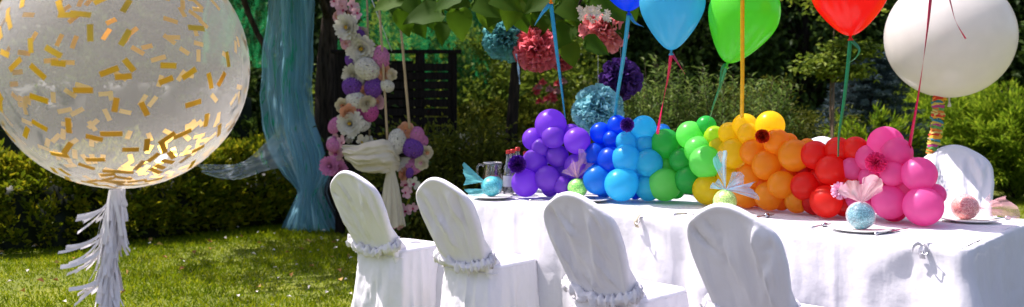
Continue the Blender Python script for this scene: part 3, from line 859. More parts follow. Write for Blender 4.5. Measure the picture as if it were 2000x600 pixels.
def flower_mesh(kind):
    """a flower facing -Y, radius 1"""
    if kind in FT: return FT[kind]
    a_ = MB(); c_ = MB(); r = random.Random(hash(kind) % 99 if False else len(kind) * 7)
    f = Vector((0, -1, 0))
    if kind == 'daisy':      # full open bloom with yellow eye
        for ring, (n, el, L) in enumerate([(20, .1, 1), (19, .3, .9), (17, .55, .78), (15, .85, .62), (11, 1.1, .45)]):
            for k in range(n):
                q = 2 * PI * (k + .5 * ring) / n + r.uniform(-.1, .1)
                rad = Vector((math.cos(q), 0, math.sin(q))); d = rad * math.cos(el) + f * math.sin(el)
                petal(a_, rad * .05, d, -rad * math.sin(el) + f * math.cos(el), L * r.uniform(.9, 1.08), .36, .12)
        for k in range(18):
            q = k * 2.4; rr_ = .03 * math.sqrt(k); p = Vector((math.cos(q) * rr_, -.22, math.sin(q) * rr_)); c_.tube([p, p + Vector((0, -.16, 0)), p + Vector((0, -.2, 0))], [.03, .035, .01], 5)
    elif kind == 'hydrangea':
        for k in range(75):
            q = k * 2.399; z = 1 - 1.15 * k / 75; rr_ = math.sqrt(max(0, 1 - z * z))
            n = Vector((math.cos(q) * rr_, -z, math.sin(q) * rr_)); c0 = n * .82
            t = n.cross(Vector((.3, .2, .9))).normalized(); b = n.cross(t); a0 = r.uniform(0, 2)
            for j in range(4):
                e = t * math.cos(a0 + j * PI / 2) + b * math.sin(a0 + j * PI / 2)
                petal(a_, c0, e + n * .25, n, .20, .19, .1)
            a_.tube([c0, c0 + n * .06], [.03, .02], 4)
    elif kind == 'rose':
        for ring, (n, el, L, rr_) in enumerate([(6, .25, .95, .1), (6, .6, .85, .12), (5, .95, .75, .14), (4, 1.2, .7, .1)]):
            for k in range(n):
                q = 2 * PI * (k + .37 * ring) / n
                rad = Vector((math.cos(q), 0, math.sin(q))); d = rad * math.cos(el) + f * math.sin(el)
                petal(a_, rad * rr_, d, -rad, L, .95, -.22)
        for k in range(5):
            q = k * 1.3; petal(c_, Vector((math.cos(q) * .05, -.2, math.sin(q) * .05)), Vector((math.cos(q) * .25, -1, math.sin(q) * .25)), Vector((math.cos(q), 0, math.sin(q))), .45, .3, .2)
    else:                    # orchid
        for k, (q, L, W) in enumerate([(PI / 2, .95, .6), (.15, 1, .9), (PI - .15, 1, .9), (-.9, .9, .55), (PI + .9, .9, .55)]):
            rad = Vector((math.cos(q), -.2, math.sin(q))); petal(a_, (0, 0, 0), rad, f, L, W, .08)
        for q in (-1.2, -1.57, -1.9): petal(c_, (0, -.06, 0), (math.cos(q), -.5, math.sin(q)), f, .42, .3, .3)
    def mk(mb_, nm):
        me = bpy.data.meshes.new(nm); me.from_pydata(mb_.v, [], mb_.f); me.update(); smooth(me); return me
    FT[kind] = (mk(a_, 'petals'), mk(c_, 'eye')); return FT[kind]
CACHE = {}
def add_flower(root, kind, col, eye, p, R, face=None):
    pm, cm = flower_mesh(kind)
    key = (kind, col, eye)
    if key not in CACHE:
        a = pm.copy(); a.materials.clear(); a.materials.append(PET[col]); b = cm.copy(); b.materials.clear(); b.materials.append(PET[eye]); CACHE[key] = (a, b)
    a, b = CACHE[key]
    o = bpy.data.objects.new('flower', a); COL.objects.link(o); o.parent = root; o.location = p; o.scale = (R, R, R)
    o.rotation_euler = (random.uniform(-.4, .3), random.uniform(0, 6), random.uniform(-.5, .5)) if face is None else face
    if kind == 'hydrangea': o.scale = (R * random.uniform(.95, 1.15), R * .8, R * random.uniform(.8, .98))
    o['label'] = f'{col} {"bloom" if kind == "daisy" else kind}'
    if kind == 'hydrangea': return
    e = bpy.data.objects.new('flower_eye', b); COL.objects.link(e); e.parent = o
def swing():
    D = 7.6; root = empty('flower_swing', at(735, 330, D)); B = root.location
    # ropes up to the tree
    for (x0, y0, x1, y1, dd, r) in [(733, -90, 757, 278, -.1, .010), (768, -90, 800, 252, -.1, .011), (714, -90, 722, 268, .25, .009)]:
        mb = MB(); p0 = at(x0, y0, D + dd); p1 = at(x1, y1, D + dd)
        mb.tube(bez([p0 - B, p0.lerp(p1, .5) - B + Vector((.005, 0, 0)), p1 - B], 14), r, 8); mb.build('rope', M['rope'], root)
    mb = MB(); mb.tube([at(703, -60, D + .3) - B, at(765, 100, D + .3) - B], .004, 5); mb.build('cord', M['string'], root)
    mb = MB(); c = at(745, 302, D + .05) - B; mb.box(c, (.52, .26, .03)); mb.build('seat', M['dark_wood'], root, sm=False)
    # hoop that carries the flowers
    path = bez([at(x, y, D + .05) - B for x, y in [(672, -60), (676, 30), (700, 90), (722, 140), (715, 190), (690, 240), (662, 270), (655, 310), (690, 318)]], 40)
    mb = MB(); mb.tube(path, .014, 7); mb.build('hoop', M['dark_bark'], root)
    path = bez([at(x, y, D) - B for x, y in [(800, 250), (822, 290), (800, 335), (802, 375), (790, 415), (778, 440)]], 20)
    mb = MB(); mb.tube(path, .01, 6); mb.build('trailing_stem', G['hedge'], root)
    # leaves among the flowers
    P = []
    for (x, y) in [(690, 60), (720, 115), (745, 170), (700, 215), (665, 250), (660, 290), (655, 320), (720, 270), (800, 280), (825, 300), (800, 350), (795, 395), (780, 430), (705, 160)]:
        q = at(x, y, D + .06) - B; P.append(np.array(q) + rng.normal(size=(26, 3)) * np.array([.06, .03, .06]))
    P = np.concatenate(P); k = len(P); V, Q = leaf_arrays(P, rng.normal(size=(k, 3)), rng.normal(size=(k, 3)) + np.array([0, -1, .5]), .07, .03, .2)
    fast_mesh('leaves', V, Q, G['mid'], root)
    fl = [
     # px, py, radius px, kind, colour, eye
     (665, 8, 13, 'orchid', 'pale', 'crimson'), (688, 12, 12, 'orchid', 'pale', 'crimson'), (696, 27, 11, 'orchid', 'pale', 'crimson'), (668, 20, 12, 'orchid', 'pale', 'crimson'), (655, 4, 10, 'orchid', 'pale', 'crimson'),
     (680, 54, 23, 'daisy', 'white', 'yellow'), (702, 70, 12, 'hydrangea', 'purple', 'purple'), (707, 95, 25, 'daisy', 'white', 'yellow'), (676, 87, 9, 'rose', 'pale', 'pale'),
     (686, 120, 13, 'hydrangea', 'purple', 'purple'), (745, 112, 20, 'hydrangea', 'pink', 'magenta'), (718, 135, 24, 'hydrangea', 'white', 'cream'), (690, 146, 19, 'daisy', 'white', 'cream'),
     (751, 145, 15, 'rose', 'peach', 'peach'), (765, 146, 10, 'rose', 'cream', 'cream'), (688, 169, 20, 'hydrangea', 'purple', 'purple'), (730, 171, 20, 'hydrangea', 'purple', 'purple'), (756, 168, 13, 'hydrangea', 'white', 'cream'),
     (711, 181, 13, 'rose', 'peach', 'peach'), (695, 196, 17, 'hydrangea', 'white', 'cream'), (717, 202, 15, 'daisy', 'cream', 'cream'), (738, 200, 13, 'rose', 'pale', 'peach'), (670, 206, 13, 'rose', 'cream', 'peach'),
     (680, 221, 16, 'rose', 'peach', 'peach'), (702, 217, 13, 'hydrangea', 'magenta', 'crimson'), (724, 221, 15, 'hydrangea', 'magenta', 'pale'), (684, 242, 23, 'daisy', 'white', 'yellow'), (709, 243, 15, 'hydrangea', 'white', 'pale'),
     (655, 245, 15, 'hydrangea', 'pink', 'pink'), (650, 284, 14, 'hydrangea', 'pink', 'pink'), (668, 278, 13, 'orchid', 'pale', 'crimson'), (657, 300, 12, 'rose', 'pale', 'magenta'), (645, 325, 17, 'daisy', 'pink', 'pink'), (660, 318, 11, 'orchid', 'pale', 'crimson'), (663, 330, 13, 'daisy', 'pink', 'magenta'),
     (708, 277, 13, 'orchid', 'cream', 'yellow'), (721, 272, 10, 'orchid', 'white', 'yellow'),
     (793, 255, 14, 'rose', 'peach', 'peach'), (775, 277, 21, 'hydrangea', 'white', 'cream'), (775, 309, 23, 'daisy', 'white', 'yellow'), (814, 264, 16, 'hydrangea', 'pink', 'magenta'), (806, 290, 20, 'hydrangea', 'purple', 'purple'), (822, 276, 14, 'hydrangea', 'pink', 'pink'),
     (832, 298, 12, 'rose', 'cream', 'peach'), (824, 318, 12, 'rose', 'cream', 'pale'), (808, 325, 16, 'hydrangea', 'pink', 'magenta'), (789, 340, 11, 'rose', 'peach', 'peach'), (800, 338, 9, 'hydrangea', 'purple', 'purple'),
     (795, 360, 13, 'orchid', 'pale', 'crimson'), (810, 357, 13, 'orchid', 'white', 'crimson'), (793, 376, 11, 'orchid', 'pale', 'crimson'), (790, 412, 14, 'orchid', 'pale', 'crimson'), (806, 405, 10, 'orchid', 'pale', 'crimson'), (777, 437, 12, 'orchid', 'pale', 'crimson'), (768, 441, 9, 'orchid', 'pale', 'crimson')]
    for i, (x, y, r, kd, cl, ey) in enumerate(fl):
        add_flower(root, kd, cl, ey, at(x, y, D - .02 - .03 * (i % 3)) - B, r * 1.17 / F * D)
    rf = random.Random(4)
    for i in range(46):
        t = rf.random(); x, y = [(676, 30), (692, 70), (705, 110), (725, 150), (715, 190), (695, 225), (668, 262), (660, 300), (800, 270), (822, 300), (805, 345), (790, 400)][rf.randrange(12)]
        kd, cl, ey = rf.choice([('hydrangea', 'pink', 'magenta'), ('rose', 'pale', 'peach'), ('rose', 'cream', 'cream'), ('hydrangea', 'white', 'cream'), ('orchid', 'pale', 'crimson'), ('hydrangea', 'purple', 'purple')])
        add_flower(root, kd, cl, ey, at(x + rf.uniform(-20, 20), y + rf.uniform(-18, 18), D + .06) - B, rf.uniform(10, 14) / F * D)
    # cream cloth: swathe across the seat and a gathered tail
    mb = MB()
    top = bez([at(668, 285, D - .05), at(700, 282, D - .16), (at(735, 274, D - .2)), at(765, 276, D - .14), at(782, 290, D - .02)], 40)
    bot = bez([at(676, 312, D - .05), at(700, 333, D - .18), (at(735, 338, D - .2)), at(765, 336, D - .16), at(784, 328, D - .02)], 40)
    def f(u, v):
        i = min(39, int(u * 39.01)); p = top[i].lerp(bot[i], v)
        p.y -= .06 * math.sin(v * PI) + .016 * math.sin(v * 15 + 3 * u * (1 - u) * 8 + 2 * fbm(u * 3, v * 2)) + .008 * fbm(u * 4, v * 9, 2) + .007 * math.sin(v * 34 + u * 6); p.z += .012 * fbm(u * 6, v * 5); return p - B
    mb.grid(40, 44, f); mb.build('cloth_swathe', M['cream'], root)
    mb = MB()
    def g(u, v):
        y = 325 + 116 * v; cx = 763 + 3 * v; hw = interp(v, [0, .08, .3, .7, 1], [11, 7, 13, 20, 25])
        a = 2 * PI * u; q = at(cx + hw * math.cos(a) * (1 if v < .9 else 1), y + (3 * math.sin(a * 3) if v > .95 else 0), D - .16)
        q.y += hw / F * D * .6 * math.sin(a) + .012 * v * math.sin(a * 9 + v * 2); q.x += .006 * math.sin(a * 11 + 1); return q - B
    mb.grid(72, 24, g, True); mb.build('cloth_tail', M['cream'], root)
    tag(root, 'rope swing wound with artificial flowers, its seat draped in cream cloth', 'swing')
swing()

# ------------------------------------------------------------------ tissue pompoms
def pompom(px, py, rp, D, col, label, trans=.35, n=260, ragged=.12, string_to=-120):
    R = rp / F * D; c = at(px, py, D); root = empty('tissue_pompom', c)
    m = leafmat('tissue_' + label.split()[0] + str(px), [(.1, tuple(x * .7 for x in col)), (.9, col)], trans, .85, .1)
    mb = MB()
    for k in range(n):
        z = 1 - 2 * (k + .5) / n; q = k * 2.399; rr_ = math.sqrt(1 - z * z)
        d = Vector((math.cos(q) * rr_, math.sin(q) * rr_, z)) + Vector([random.gauss(0, .13) for _ in range(3)]); d.normalize()
        nrm = Vector([random.gauss(0, 1) for _ in range(3)]); s = d.cross(nrm).normalized(); u = s.cross(d)
        L = R * random.uniform(1 - ragged * 2, 1 + ragged * .6); W = R * random.uniform(.32, .5); vs = []
        ph = random.uniform(0, 6)
        for t, w_ in ((.25, .15), (.55, .6), (.8, .95), (.93, 1), (1.0, .7)):
            for j, qq in enumerate((-1, -.5, 0, .5, 1)):
                vs.append(d * t * L + s * qq * w_ * W * .6 + u * (W * .25 * math.sin(qq * 4 + ph) * t + W * .35 * (t ** 3) * math.sin(ph)))
        mb.add(vs, [(i * 5 + j, i * 5 + j + 1, (i + 1) * 5 + j + 1, (i + 1) * 5 + j) for i in range(4) for j in range(4)])
    mb.build('petals', m, root)
    if string_to is not None:
        mb = MB(); mb.tube([(0, 0, 0), (0, 0, at(px, string_to, D).z - c.z)], .0015, 4); mb.build('hanging_string', M['string'], root)
    return tag(root, label, 'pompom', 'tissue pompoms hung over the table')
pompom(988, 75, 46, 6.9, (.16, .50, .52), 'teal tissue pompom hanging left beneath the broad leaves')
pompom(1048, 95, 46, 6.8, (.92, .22, .26), 'dark coral tissue pompom between the teal one and the blue ribbon')
pompom(1100, 108, 30, 7.2, (.70, .14, .17), 'small dull red tissue pompom partly behind the blue ribbon')
pompom(1180, 58, 48, 6.5, (.98, .36, .36), 'bright coral tissue pompom behind the white blossom cluster')
pompom(1212, 155, 42, 6.9, (.12, .05, .28), 'deep purple tissue pompom below the blue balloon')
pompom(1168, 215, 50, 6.5, (.36, .75, .82), 'light turquoise tissue pompom low behind the purple and blue garland', trans=.3, n=300)
# curl of blue-white ribbon under the teal pompom
mb = MB(); pts = bez([at(1008, 105, 6.7), at(1012, 130, 6.7), at(1015, 165, 6.7)], 12)
mb.strip(pts, [Vector((.008 * math.cos(i * .5), .008 * math.sin(i * .5), 0)) for i in range(12)])
tag(mb.build('ribbon', plain('pale_blue_ribbon', (.35, .55, .75), .3)), 'short pale blue ribbon dangling below the teal pompom', 'ribbon')

# ------------------------------------------------------------------ table cloths
A = Vector((-.42, 5.79, 0)); Bf = Vector((.33, 6.75, 0)); Cn = Vector((1.78, 3.64, 0)); Df = Vector((2.57, 4.58, 0))
TZ = .75
def tablecloth(u0, u1, label, ends, lift, seed, clip=None, out=0.0):
    near0 = A.lerp(Cn, u0); near1 = A.lerp(Cn, u1); far0 = Bf.lerp(Df, u0); far1 = Bf.lerp(Df, u1)
    mb = MB()
    z0 = TZ + lift
    def top(u, v):
        p = near0.lerp(near1, u).lerp(far0.lerp(far1, u), v)
        # pull in for the rounded edge
        p.z = z0 + .0022 * fbm(p.x * 3, p.y * 3, seed) * (1 if .03 < v < .97 else 0) + (.0015 * math.sin((p.x + p.y) * 9))*(1 if .03 < v < .97 else 0)
        return p
    mb.grid(50, 26, top)
    def path_pts(corners, step=.012):
        pts = []; nr = []; s = []; acc = 0
        # walk with rounded corners
        P = []
        for i, c in enumerate(corners):
            if 0 < i < len(corners) - 1:
                a = (corners[i - 1] - c).normalized(); b = (corners[i + 1] - c).normalized(); r = .05
                for k in range(9):
                    t = k / 8; P.append((c + a * r) * (1 - t) ** 2 + c * 2 * t * (1 - t) + (c + b * r) * t * t)
            else: P.append(c)
        for i in range(len(P) - 1):
            L = (P[i + 1] - P[i]).length; n = max(1, int(L / step))
            for k in range(n):
                pts.append(P[i].lerp(P[i + 1], k / n)); s.append(acc + L * k / n)
            acc += L
        pts.append(P[-1]); s.append(acc)
        for i in range(len(pts)):
            t = (pts[min(i + 1, len(pts) - 1)] - pts[max(0, i - 1)]).normalized(); nr.append(Vector((t.y, -t.x, 0)))
        k = 5
        nr = [sum(nr[max(0, i - k):i + k + 1], Vector()).normalized() for i in range(len(nr))]
        return pts, nr, s
    def skirt(corners):
        pts, nr, s = path_pts(corners)
        # skirts hang on the outer side, away from the table's middle
        mid = (near0 + near1 + far0 + far1) / 4
        if nr[len(nr) // 2].dot(pts[len(pts) // 2] - mid) < 0: nr = [-n for n in nr]
        nv = 34; nu = len(pts)
        cs = []
        acc = 0
        for c in corners[1:-1]:
            j = min(range(nu), key=lambda i: (pts[i] - c).length); cs.append(s[j])
        cl = None
        if clip is not None:
            cp = A.lerp(Cn, clip); j = min(range(nu), key=lambda i: (pts[i] - cp).length)
            if (pts[j] - cp).length < .1: cl = s[j]
        def f(u, v):
            i = min(nu - 1, int(round(u * (nu - 1)))); p = pts[i]; n = nr[i]
            if v < .12:
                a = v / .12 * PI / 2; r = .012; o = r * math.sin(a); z = z0 - r * (1 - math.cos(a)); d = 0
            else:
                d = (v - .12) / .88; z = z0 - .012 - d * (z0 - .022); o = .012
            am = .012 * min(1, d * 3) + .035 * d
            fo = am * (math.sin(s[i] * 21 + 1.4 * math.sin(s[i] * 5 + seed)) * .5 + .9 * fbm(s[i] * 3.2, d * .6, seed)) + .02 * d
            for c in cs:      # corner cones
                q = (s[i] - c) / (.05 + .22 * d); fo += .13 * d * math.exp(-q * q)
            if cl is not None:
                da = s[i] - cl; ang = math.atan2(da, d * .7 + .02); w_ = math.exp(-((da * da + d * d * .45) / .16))
                fo += .008 * w_ * math.sin(ang * 5 + .9) * min(1, d * 6 + abs(da) * 6)
            for cr_ in (.21, .56, .93, 1.3, 1.7, 2.1, 2.5): fo += .0035 * math.exp(-((s[i] - cr_) / .011) ** 2)
            fo += .003 * math.exp(-((d - .42) / .018) ** 2) - .004 * math.exp(-((d - .985) / .02) ** 2)
            o += fo + out * min(1, v * 8) + .004 * fbm(s[i] * 12, d * 9, seed + 2)
            return p + n * o + Vector((0, 0, z))
        mb.grid(nu, nv, f)
    if ends == 'left': skirt([near1, near0, far0, far1])
    elif ends == 'right': skirt([near0, near1, far1, far0])
    else: skirt([near0, near1]); skirt([far0, far1])
    o = mb.build('tablecloth', M['white_cloth'])
    return tag(o, label, 'tablecloth', 'white tablecloths over the long table')
def u_at(px):      # share along the near edge where a picture column meets it
    k = (px - 1000) / F; a = A.x - k * A.y; b = Cn.x - k * Cn.y; return a / (a - b)
tablecloth(0, u_at(1262), 'white tablecloth on the far left end of the table, under the purple balloons', 'left', 0, 1.0)
tablecloth(u_at(1248), u_at(1560), 'white tablecloth on the middle of the table, under the green and orange balloons', 'mid', .003, 4.0, u_at(1252), out=.005)
tablecloth(u_at(1545), 1, 'white tablecloth on the near right end of the table, under the pink balloons', 'right', .006, 8.0, u_at(1805), out=.010)

def clipthing(u, label, knot=False):
    p = A.lerp(Cn, u); n = Vector((-.698, -.715, 0)); q = Vector((.715, -.698, 0)); root = empty('tablecloth_clip', p + Vector((0, 0, TZ)))
    mb = MB()
    pts = [(n * -.05) + Vector((0, 0, .014)), Vector((0, 0, .016)) + n * .012, n * .04 + Vector((0, 0, -.005)), n * .045 + Vector((0, 0, -.03)), n * .03 + Vector((0, 0, -.05))]
    mb.strip(bez(pts, 12), [q * .011] * 12, .001); mb.build('band', M['ruffle'] if knot else M['cream'], root)
    mb = MB(); mb.tube(bez([n * .05 + Vector((0, 0, -.02)), n * .06 + q * .02 + Vector((0, 0, -.03)), n * .05 + q * .03 + Vector((0, 0, -.015))], 6), .003, 6); mb.build('wire', M['steel'], root)
    if knot:
        for sgn in (-1, 1):
            mb = MB(); mb.strip(bez([n * .03, n * .045 + q * sgn * .012 + Vector((0, 0, .012)), n * .05 + q * sgn * .028 + Vector((0, 0, .002)), n * .05 + q * sgn * .034 + Vector((0, 0, -.018))], 10), [Vector((0, 0, .008)) + n * .004] * 10, .001); mb.build('loose_end', M['ruffle'], root)
    tag(root, label, 'clip')
clipthing(u_at(1252), 'cream clip holding the tablecloth edge between the second and third chairs')
clipthing(u_at(1808), 'twisted white tie gathering the tablecloth edge near its right corner', True)

# ------------------------------------------------------------------ chairs
def chair(seed=0, front=False):
    root = empty('covered_chair'); S = seed * 7.3
    tan = math.tan(math.radians(26)); zb = .42; yb = -.19
    # backrest cover: crown outline, rounded rim, slightly sunken panel with pulled folds
    half = [(.947, 0), (.9455, .02), (.943, .035), (.937, .055), (.929, .075), (.916, .10), (.902, .125), (.888, .147), (.872, .167), (.856, .183), (.838, .194), (.82, .202), (.795, .207), (.72, .209), (.64, .198), (.58, .187), (.52, .178), (.46, .175), (.41, .178), (.37, .182)]
    zs_ = [h[0] for h in half][::-1]; ws_ = [h[1] for h in half][::-1]
    wid = lambda z: float(np.interp(z, zs_, ws_))
    ol = np.array([(h[1], h[0]) for h in half])
    seg_a = ol[:-1]; seg_b = ol[1:]
    def dist(x, z):
        p = np.array((abs(x), z)); ab = seg_b - seg_a
        t = np.clip(((p - seg_a) * ab).sum(1) / (ab ** 2).sum(1), 0, 1)
        return float(np.sqrt((((seg_a + ab * t[:, None]) - p) ** 2).sum(1)).min())
    rc = random.Random(seed * 13 + 2); folds = []
    for k in range(20):
        x0 = rc.uniform(-.15, .15); z0 = rc.uniform(.46, .56) if k < 9 else rc.uniform(.60, .78)
        x1 = x0 + rc.uniform(-.10, .06) + x0 * .25; z1 = z0 + rc.uniform(.16, .34)
        folds.append((x0, z0, x1, min(z1, .9), rc.uniform(.009, .019) * rc.choice((1, 1, -1)), rc.uniform(.007, .015), rc.uniform(-.03, .03)))
    r = .027
    def wr(x, z, side):
        a = .006 * fbm(x * 7 + S, z * 4, S + side, 2) + .002 * fbm(x * 30 + S, z * 12, side + 5)
        for x0, z0, x1, z1, am, wd, bow in folds:
            t = (z - z0) / (z1 - z0)
            if t < -.2 or t > 1.2: continue
            xc = x0 + (x1 - x0) * t + bow * 4 * t * (1 - t); q = (x * side * -1 - xc) / (wd * (1 + .8 * max(0, t)))
            a += am * math.exp(-q * q) * (1 / (1 + math.exp(-(t + .02) * 14))) * (1 / (1 + math.exp((t - .85) * 11)))
        return a
    rows = [.37, .39, .41, .43] + [.45 + .0125 * k for k in range(33)]
    rows = [z for z in rows if z < .86] + [.862, .872, .882, .892, .900, .908, .916, .923, .929, .934, .938, .941, .9435, .9455, .9465]
    nc = 44; mb = MB()
    def pt(x, z, y, side):
        yy = yb - (z - zb) * tan if z > zb else yb + (zb - z) * .1
        if side > 0 and z < .62: yy += (.62 - z) * .55
        return Vector((x, yy + y, z))
    vs = []
    for z in rows:
        w_ = wid(z); ring_ = []
        for side in (-1, 1):
            for k in range(nc):
                q = -1 + 2 * k / nc if side < 0 else 1 - 2 * k / nc
                x = w_ * math.sin(q * PI / 2) ; d = dist(x, z)
                h = math.sqrt(max(0, r * r - (r - d) ** 2)) if d < r else r
                m_ = min(1, max(0, (d - .012) / .03)); m_ = m_ * m_ * (3 - 2 * m_)
                h += m_ * (wr(x, z, side) - .006)
                ring_.append(pt(x, z, side * h, side))
        vs += ring_
    n = nc * 2; fs = []
    for jj in range(len(rows) - 1):
        for ii in range(n): fs.append((jj * n + ii, jj * n + (ii + 1) % n, (jj + 1) * n + (ii + 1) % n, (jj + 1) * n + ii))
    fs.append(tuple((len(rows) - 1) * n + k for k in range(n)))
    mb.add(vs, fs); mb.build('backrest_cover', M['chair_cloth'], root)
    # seat and skirt
    def ring(t, hx, y0, y1, e=5.5):
        a = 2 * PI * t; c, s = math.cos(a), math.sin(a)
        k_ = (abs(c) ** e + abs(s) ** e) ** (-1 / e)
        return Vector((c * k_ * hx, (y0 + y1) / 2 + s * k_ * (y1 - y0) / 2, 0))
    mb = MB()
    def skirt(u, v):
        z = .452 - .432 * v; f_ = v
        p = ring(u, .205 + .035 * v, -.21 - .055 * v, .20 + .03 * v)
        d = Vector((p.x, p.y, 0)).normalized(); a = 2 * PI * u
        cor = abs(math.sin(2 * a)) ** 6
        amp = .006 + .020 * v
        p += d * (amp * (1 - 2 * abs(math.sin(a * 7.5 + 2 * math.sin(a * 2 + S))) ** .7) * .6 + amp * 1.2 * fbm(math.cos(a) * 3 + S, math.sin(a) * 3, v * 1.2) + .02 * cor * v + .003 * fbm(a * 9, v * 14, S))
        p.z = z; return p
    mb.grid(150, 26, skirt, True)
    mb.build('skirt', M['chair_cloth'], root)
    mb = MB()
    def seat(u, v):
        if v < .2: q = ring(u, .205 - .012 * (v / .2), -.21 + .012 * v / .2, .20 - .012 * v / .2); q.z = .452 + .018 * math.sin(v / .2 * PI / 2)
        else:
            t = (v - .2) / .8; q = ring(u, .193, -.198, .188) * (1 - t); q.z = .470 + .012 * (1 - (1 - t) ** 2) + .003 * fbm(q.x * 9 + S, q.y * 9) * (t if t < 1 else 1)
            if t > .98: q = Vector((0, -.005, .482))
        d = Vector((q.x, q.y, 0)); 
        return q
    mb.grid(80, 14, seat, True); mb.build('seat_cover', M['chair_cloth'], root)
    # waist seam
    mb = MB(); pts = []
    for i in range(49):
        a = 2 * PI * i / 48; p = ring(i / 48, .196, -.215, -.145, 4); p.z = .425; p.y += -.006; pts.append(p)
    mb.tube(pts, .0035, 6, False); mb.build('seam', M['chair_cloth'], root)
    # ruffled sash round the back
    mb = MB(); nu, nv = 220, 12
    def ruf(u, v):
        a = 2 * PI * u; zc = .515 - .06 * math.cos(a - (-PI / 2)) * (1 if math.sin(a) < 0 else -.2) - .012 * math.cos(4 * a)
        c = ring(u, .196, -.036, .036, 3.5)
        d = Vector((c.x / .2, c.y / .05, 0)).normalized()
        yy = yb - (zc - zb) * tan
        rr_ = .023 * (1 + .45 * fbm(a * 6 + S, 0, 1) + .25 * math.sin(a * 31 + 2 * math.sin(a * 5)))
        b = 2 * PI * v; rr_ *= 1 + .4 * fbm(a * 11, b * 1.2, S) + .18 * math.sin(3 * b + a * 23)
        z = zc + .016 * fbm(a * 5, 3, S) + math.sin(b) * rr_ * 1.1
        return Vector((c.x, c.y + yy, z)) + d * (math.cos(b) * rr_ * .75 + .006)
    mb.grid(nu, nv, ruf, True); mb.build('ruffled_sash', M['ruffle'], root)
    return root
P_DIR = Vector((.698, .715, 0))
def place_chair(o, px, py, z_top, yaw, s, label, group='white covered chairs round the table'):
    D = (H - z_top) * F / (py - YH); top = at(px, py, D)
    d = Vector((-math.sin(yaw), math.cos(yaw), 0))
    off = (.19 + .53 * math.tan(math.radians(26))) * s
    o.location = (top.x + d.x * off, top.y + d.y * off, 0); o.rotation_euler = (0, 0, yaw); o.scale = (s, s, s)
    tag(o, label, 'chair', group)
yaw0 = math.atan2(-P_DIR.x, P_DIR.y)
place_chair(chair(1), 676, 332, .95, yaw0 + .10, 1, 'white covered chair farthest left, in front of the cream cloth of the swing')
place_chair(chair(2), 850, 345, .95, yaw0 + .06, 1, 'white covered chair with a frilly sash at the table end by the juice jug')
place_chair(chair(3), 1112, 373, .95, yaw0 + .0, 1, 'white covered chair with its back in front of the green favour ball')
place_chair(chair(4), 1412, 395, .95, yaw0 + .0, 1, 'nearest white covered chair, in front of the yellow-green favour ball')
place_chair(chair(5), 1864, 287, 1.045, PI - .38, 1.12, 'white covered chair facing the camera behind the pink favour ball')
place_chair(chair(6), 1606, 266, 1.06, PI - .35, 1.115, 'white covered chair mostly hidden behind the red and orange balloons')

# ------------------------------------------------------------------ balloons
LC = dict(purple=(.38, .13, .82), blue=(.01, .15, .88), azure=(.02, .36, .90), cyan=(.05, .70, .96), dgreen=(.04, .62, .12), green=(.24, .90, .20), lime=(.60, .88, .04),
          yellow=(.99, .78, .01), orange=(.99, .48, .02), deeporange=(.98, .30, .01), red=(.97, .055, .03), deepred=(.75, .02, .015), pink=(.98, .21, .56), magenta=(.88, .05, .32))
for k, c in LC.items(): M['latex_' + k] = latex('latex_' + k, c)
def balloon_mesh(R, taper=.12, nz=26, n=36, knot=True):
    """a latex balloon of radius R, tail towards -Z, knot at the tail"""
    mb = MB(); prof = []
    for i in range(nz + 1):
        a = PI * i / nz; z = math.cos(a); r = math.sin(a)
        k = max(0, -z) ** 2
        prof.append((r * (1 - taper * k * 1.2) * R, (z * (1 + taper * max(0, -z) ** 1.5 * 1.6)) * R))
    mb.lathe(prof[1:-1] , n=n)
    b = len(mb.v)
    top = [k for k in range(n)]; last = [(nz - 2) * n + k for k in range(n)]
    mb.v.append((0, 0, prof[0][1])); mb.v.append((0, 0, prof[-1][1]))
    for k in range(n):
        mb.f.append((b, (k + 1) % n, k)); mb.f.append((b + 1, last[k], last[(k + 1) % n]))
    zb = prof[-1][1]
    kn = MB()
    if knot:
        kn.lathe([(.002, zb + .004), (.03 * R * 1.4, zb - .01 * R), (.035 * R, zb - .07 * R), (.085 * R, zb - .13 * R), (.075 * R, zb - .15 * R), (.003, zb - .13 * R)], n=14)
    return mb, kn, zb
BAL = []
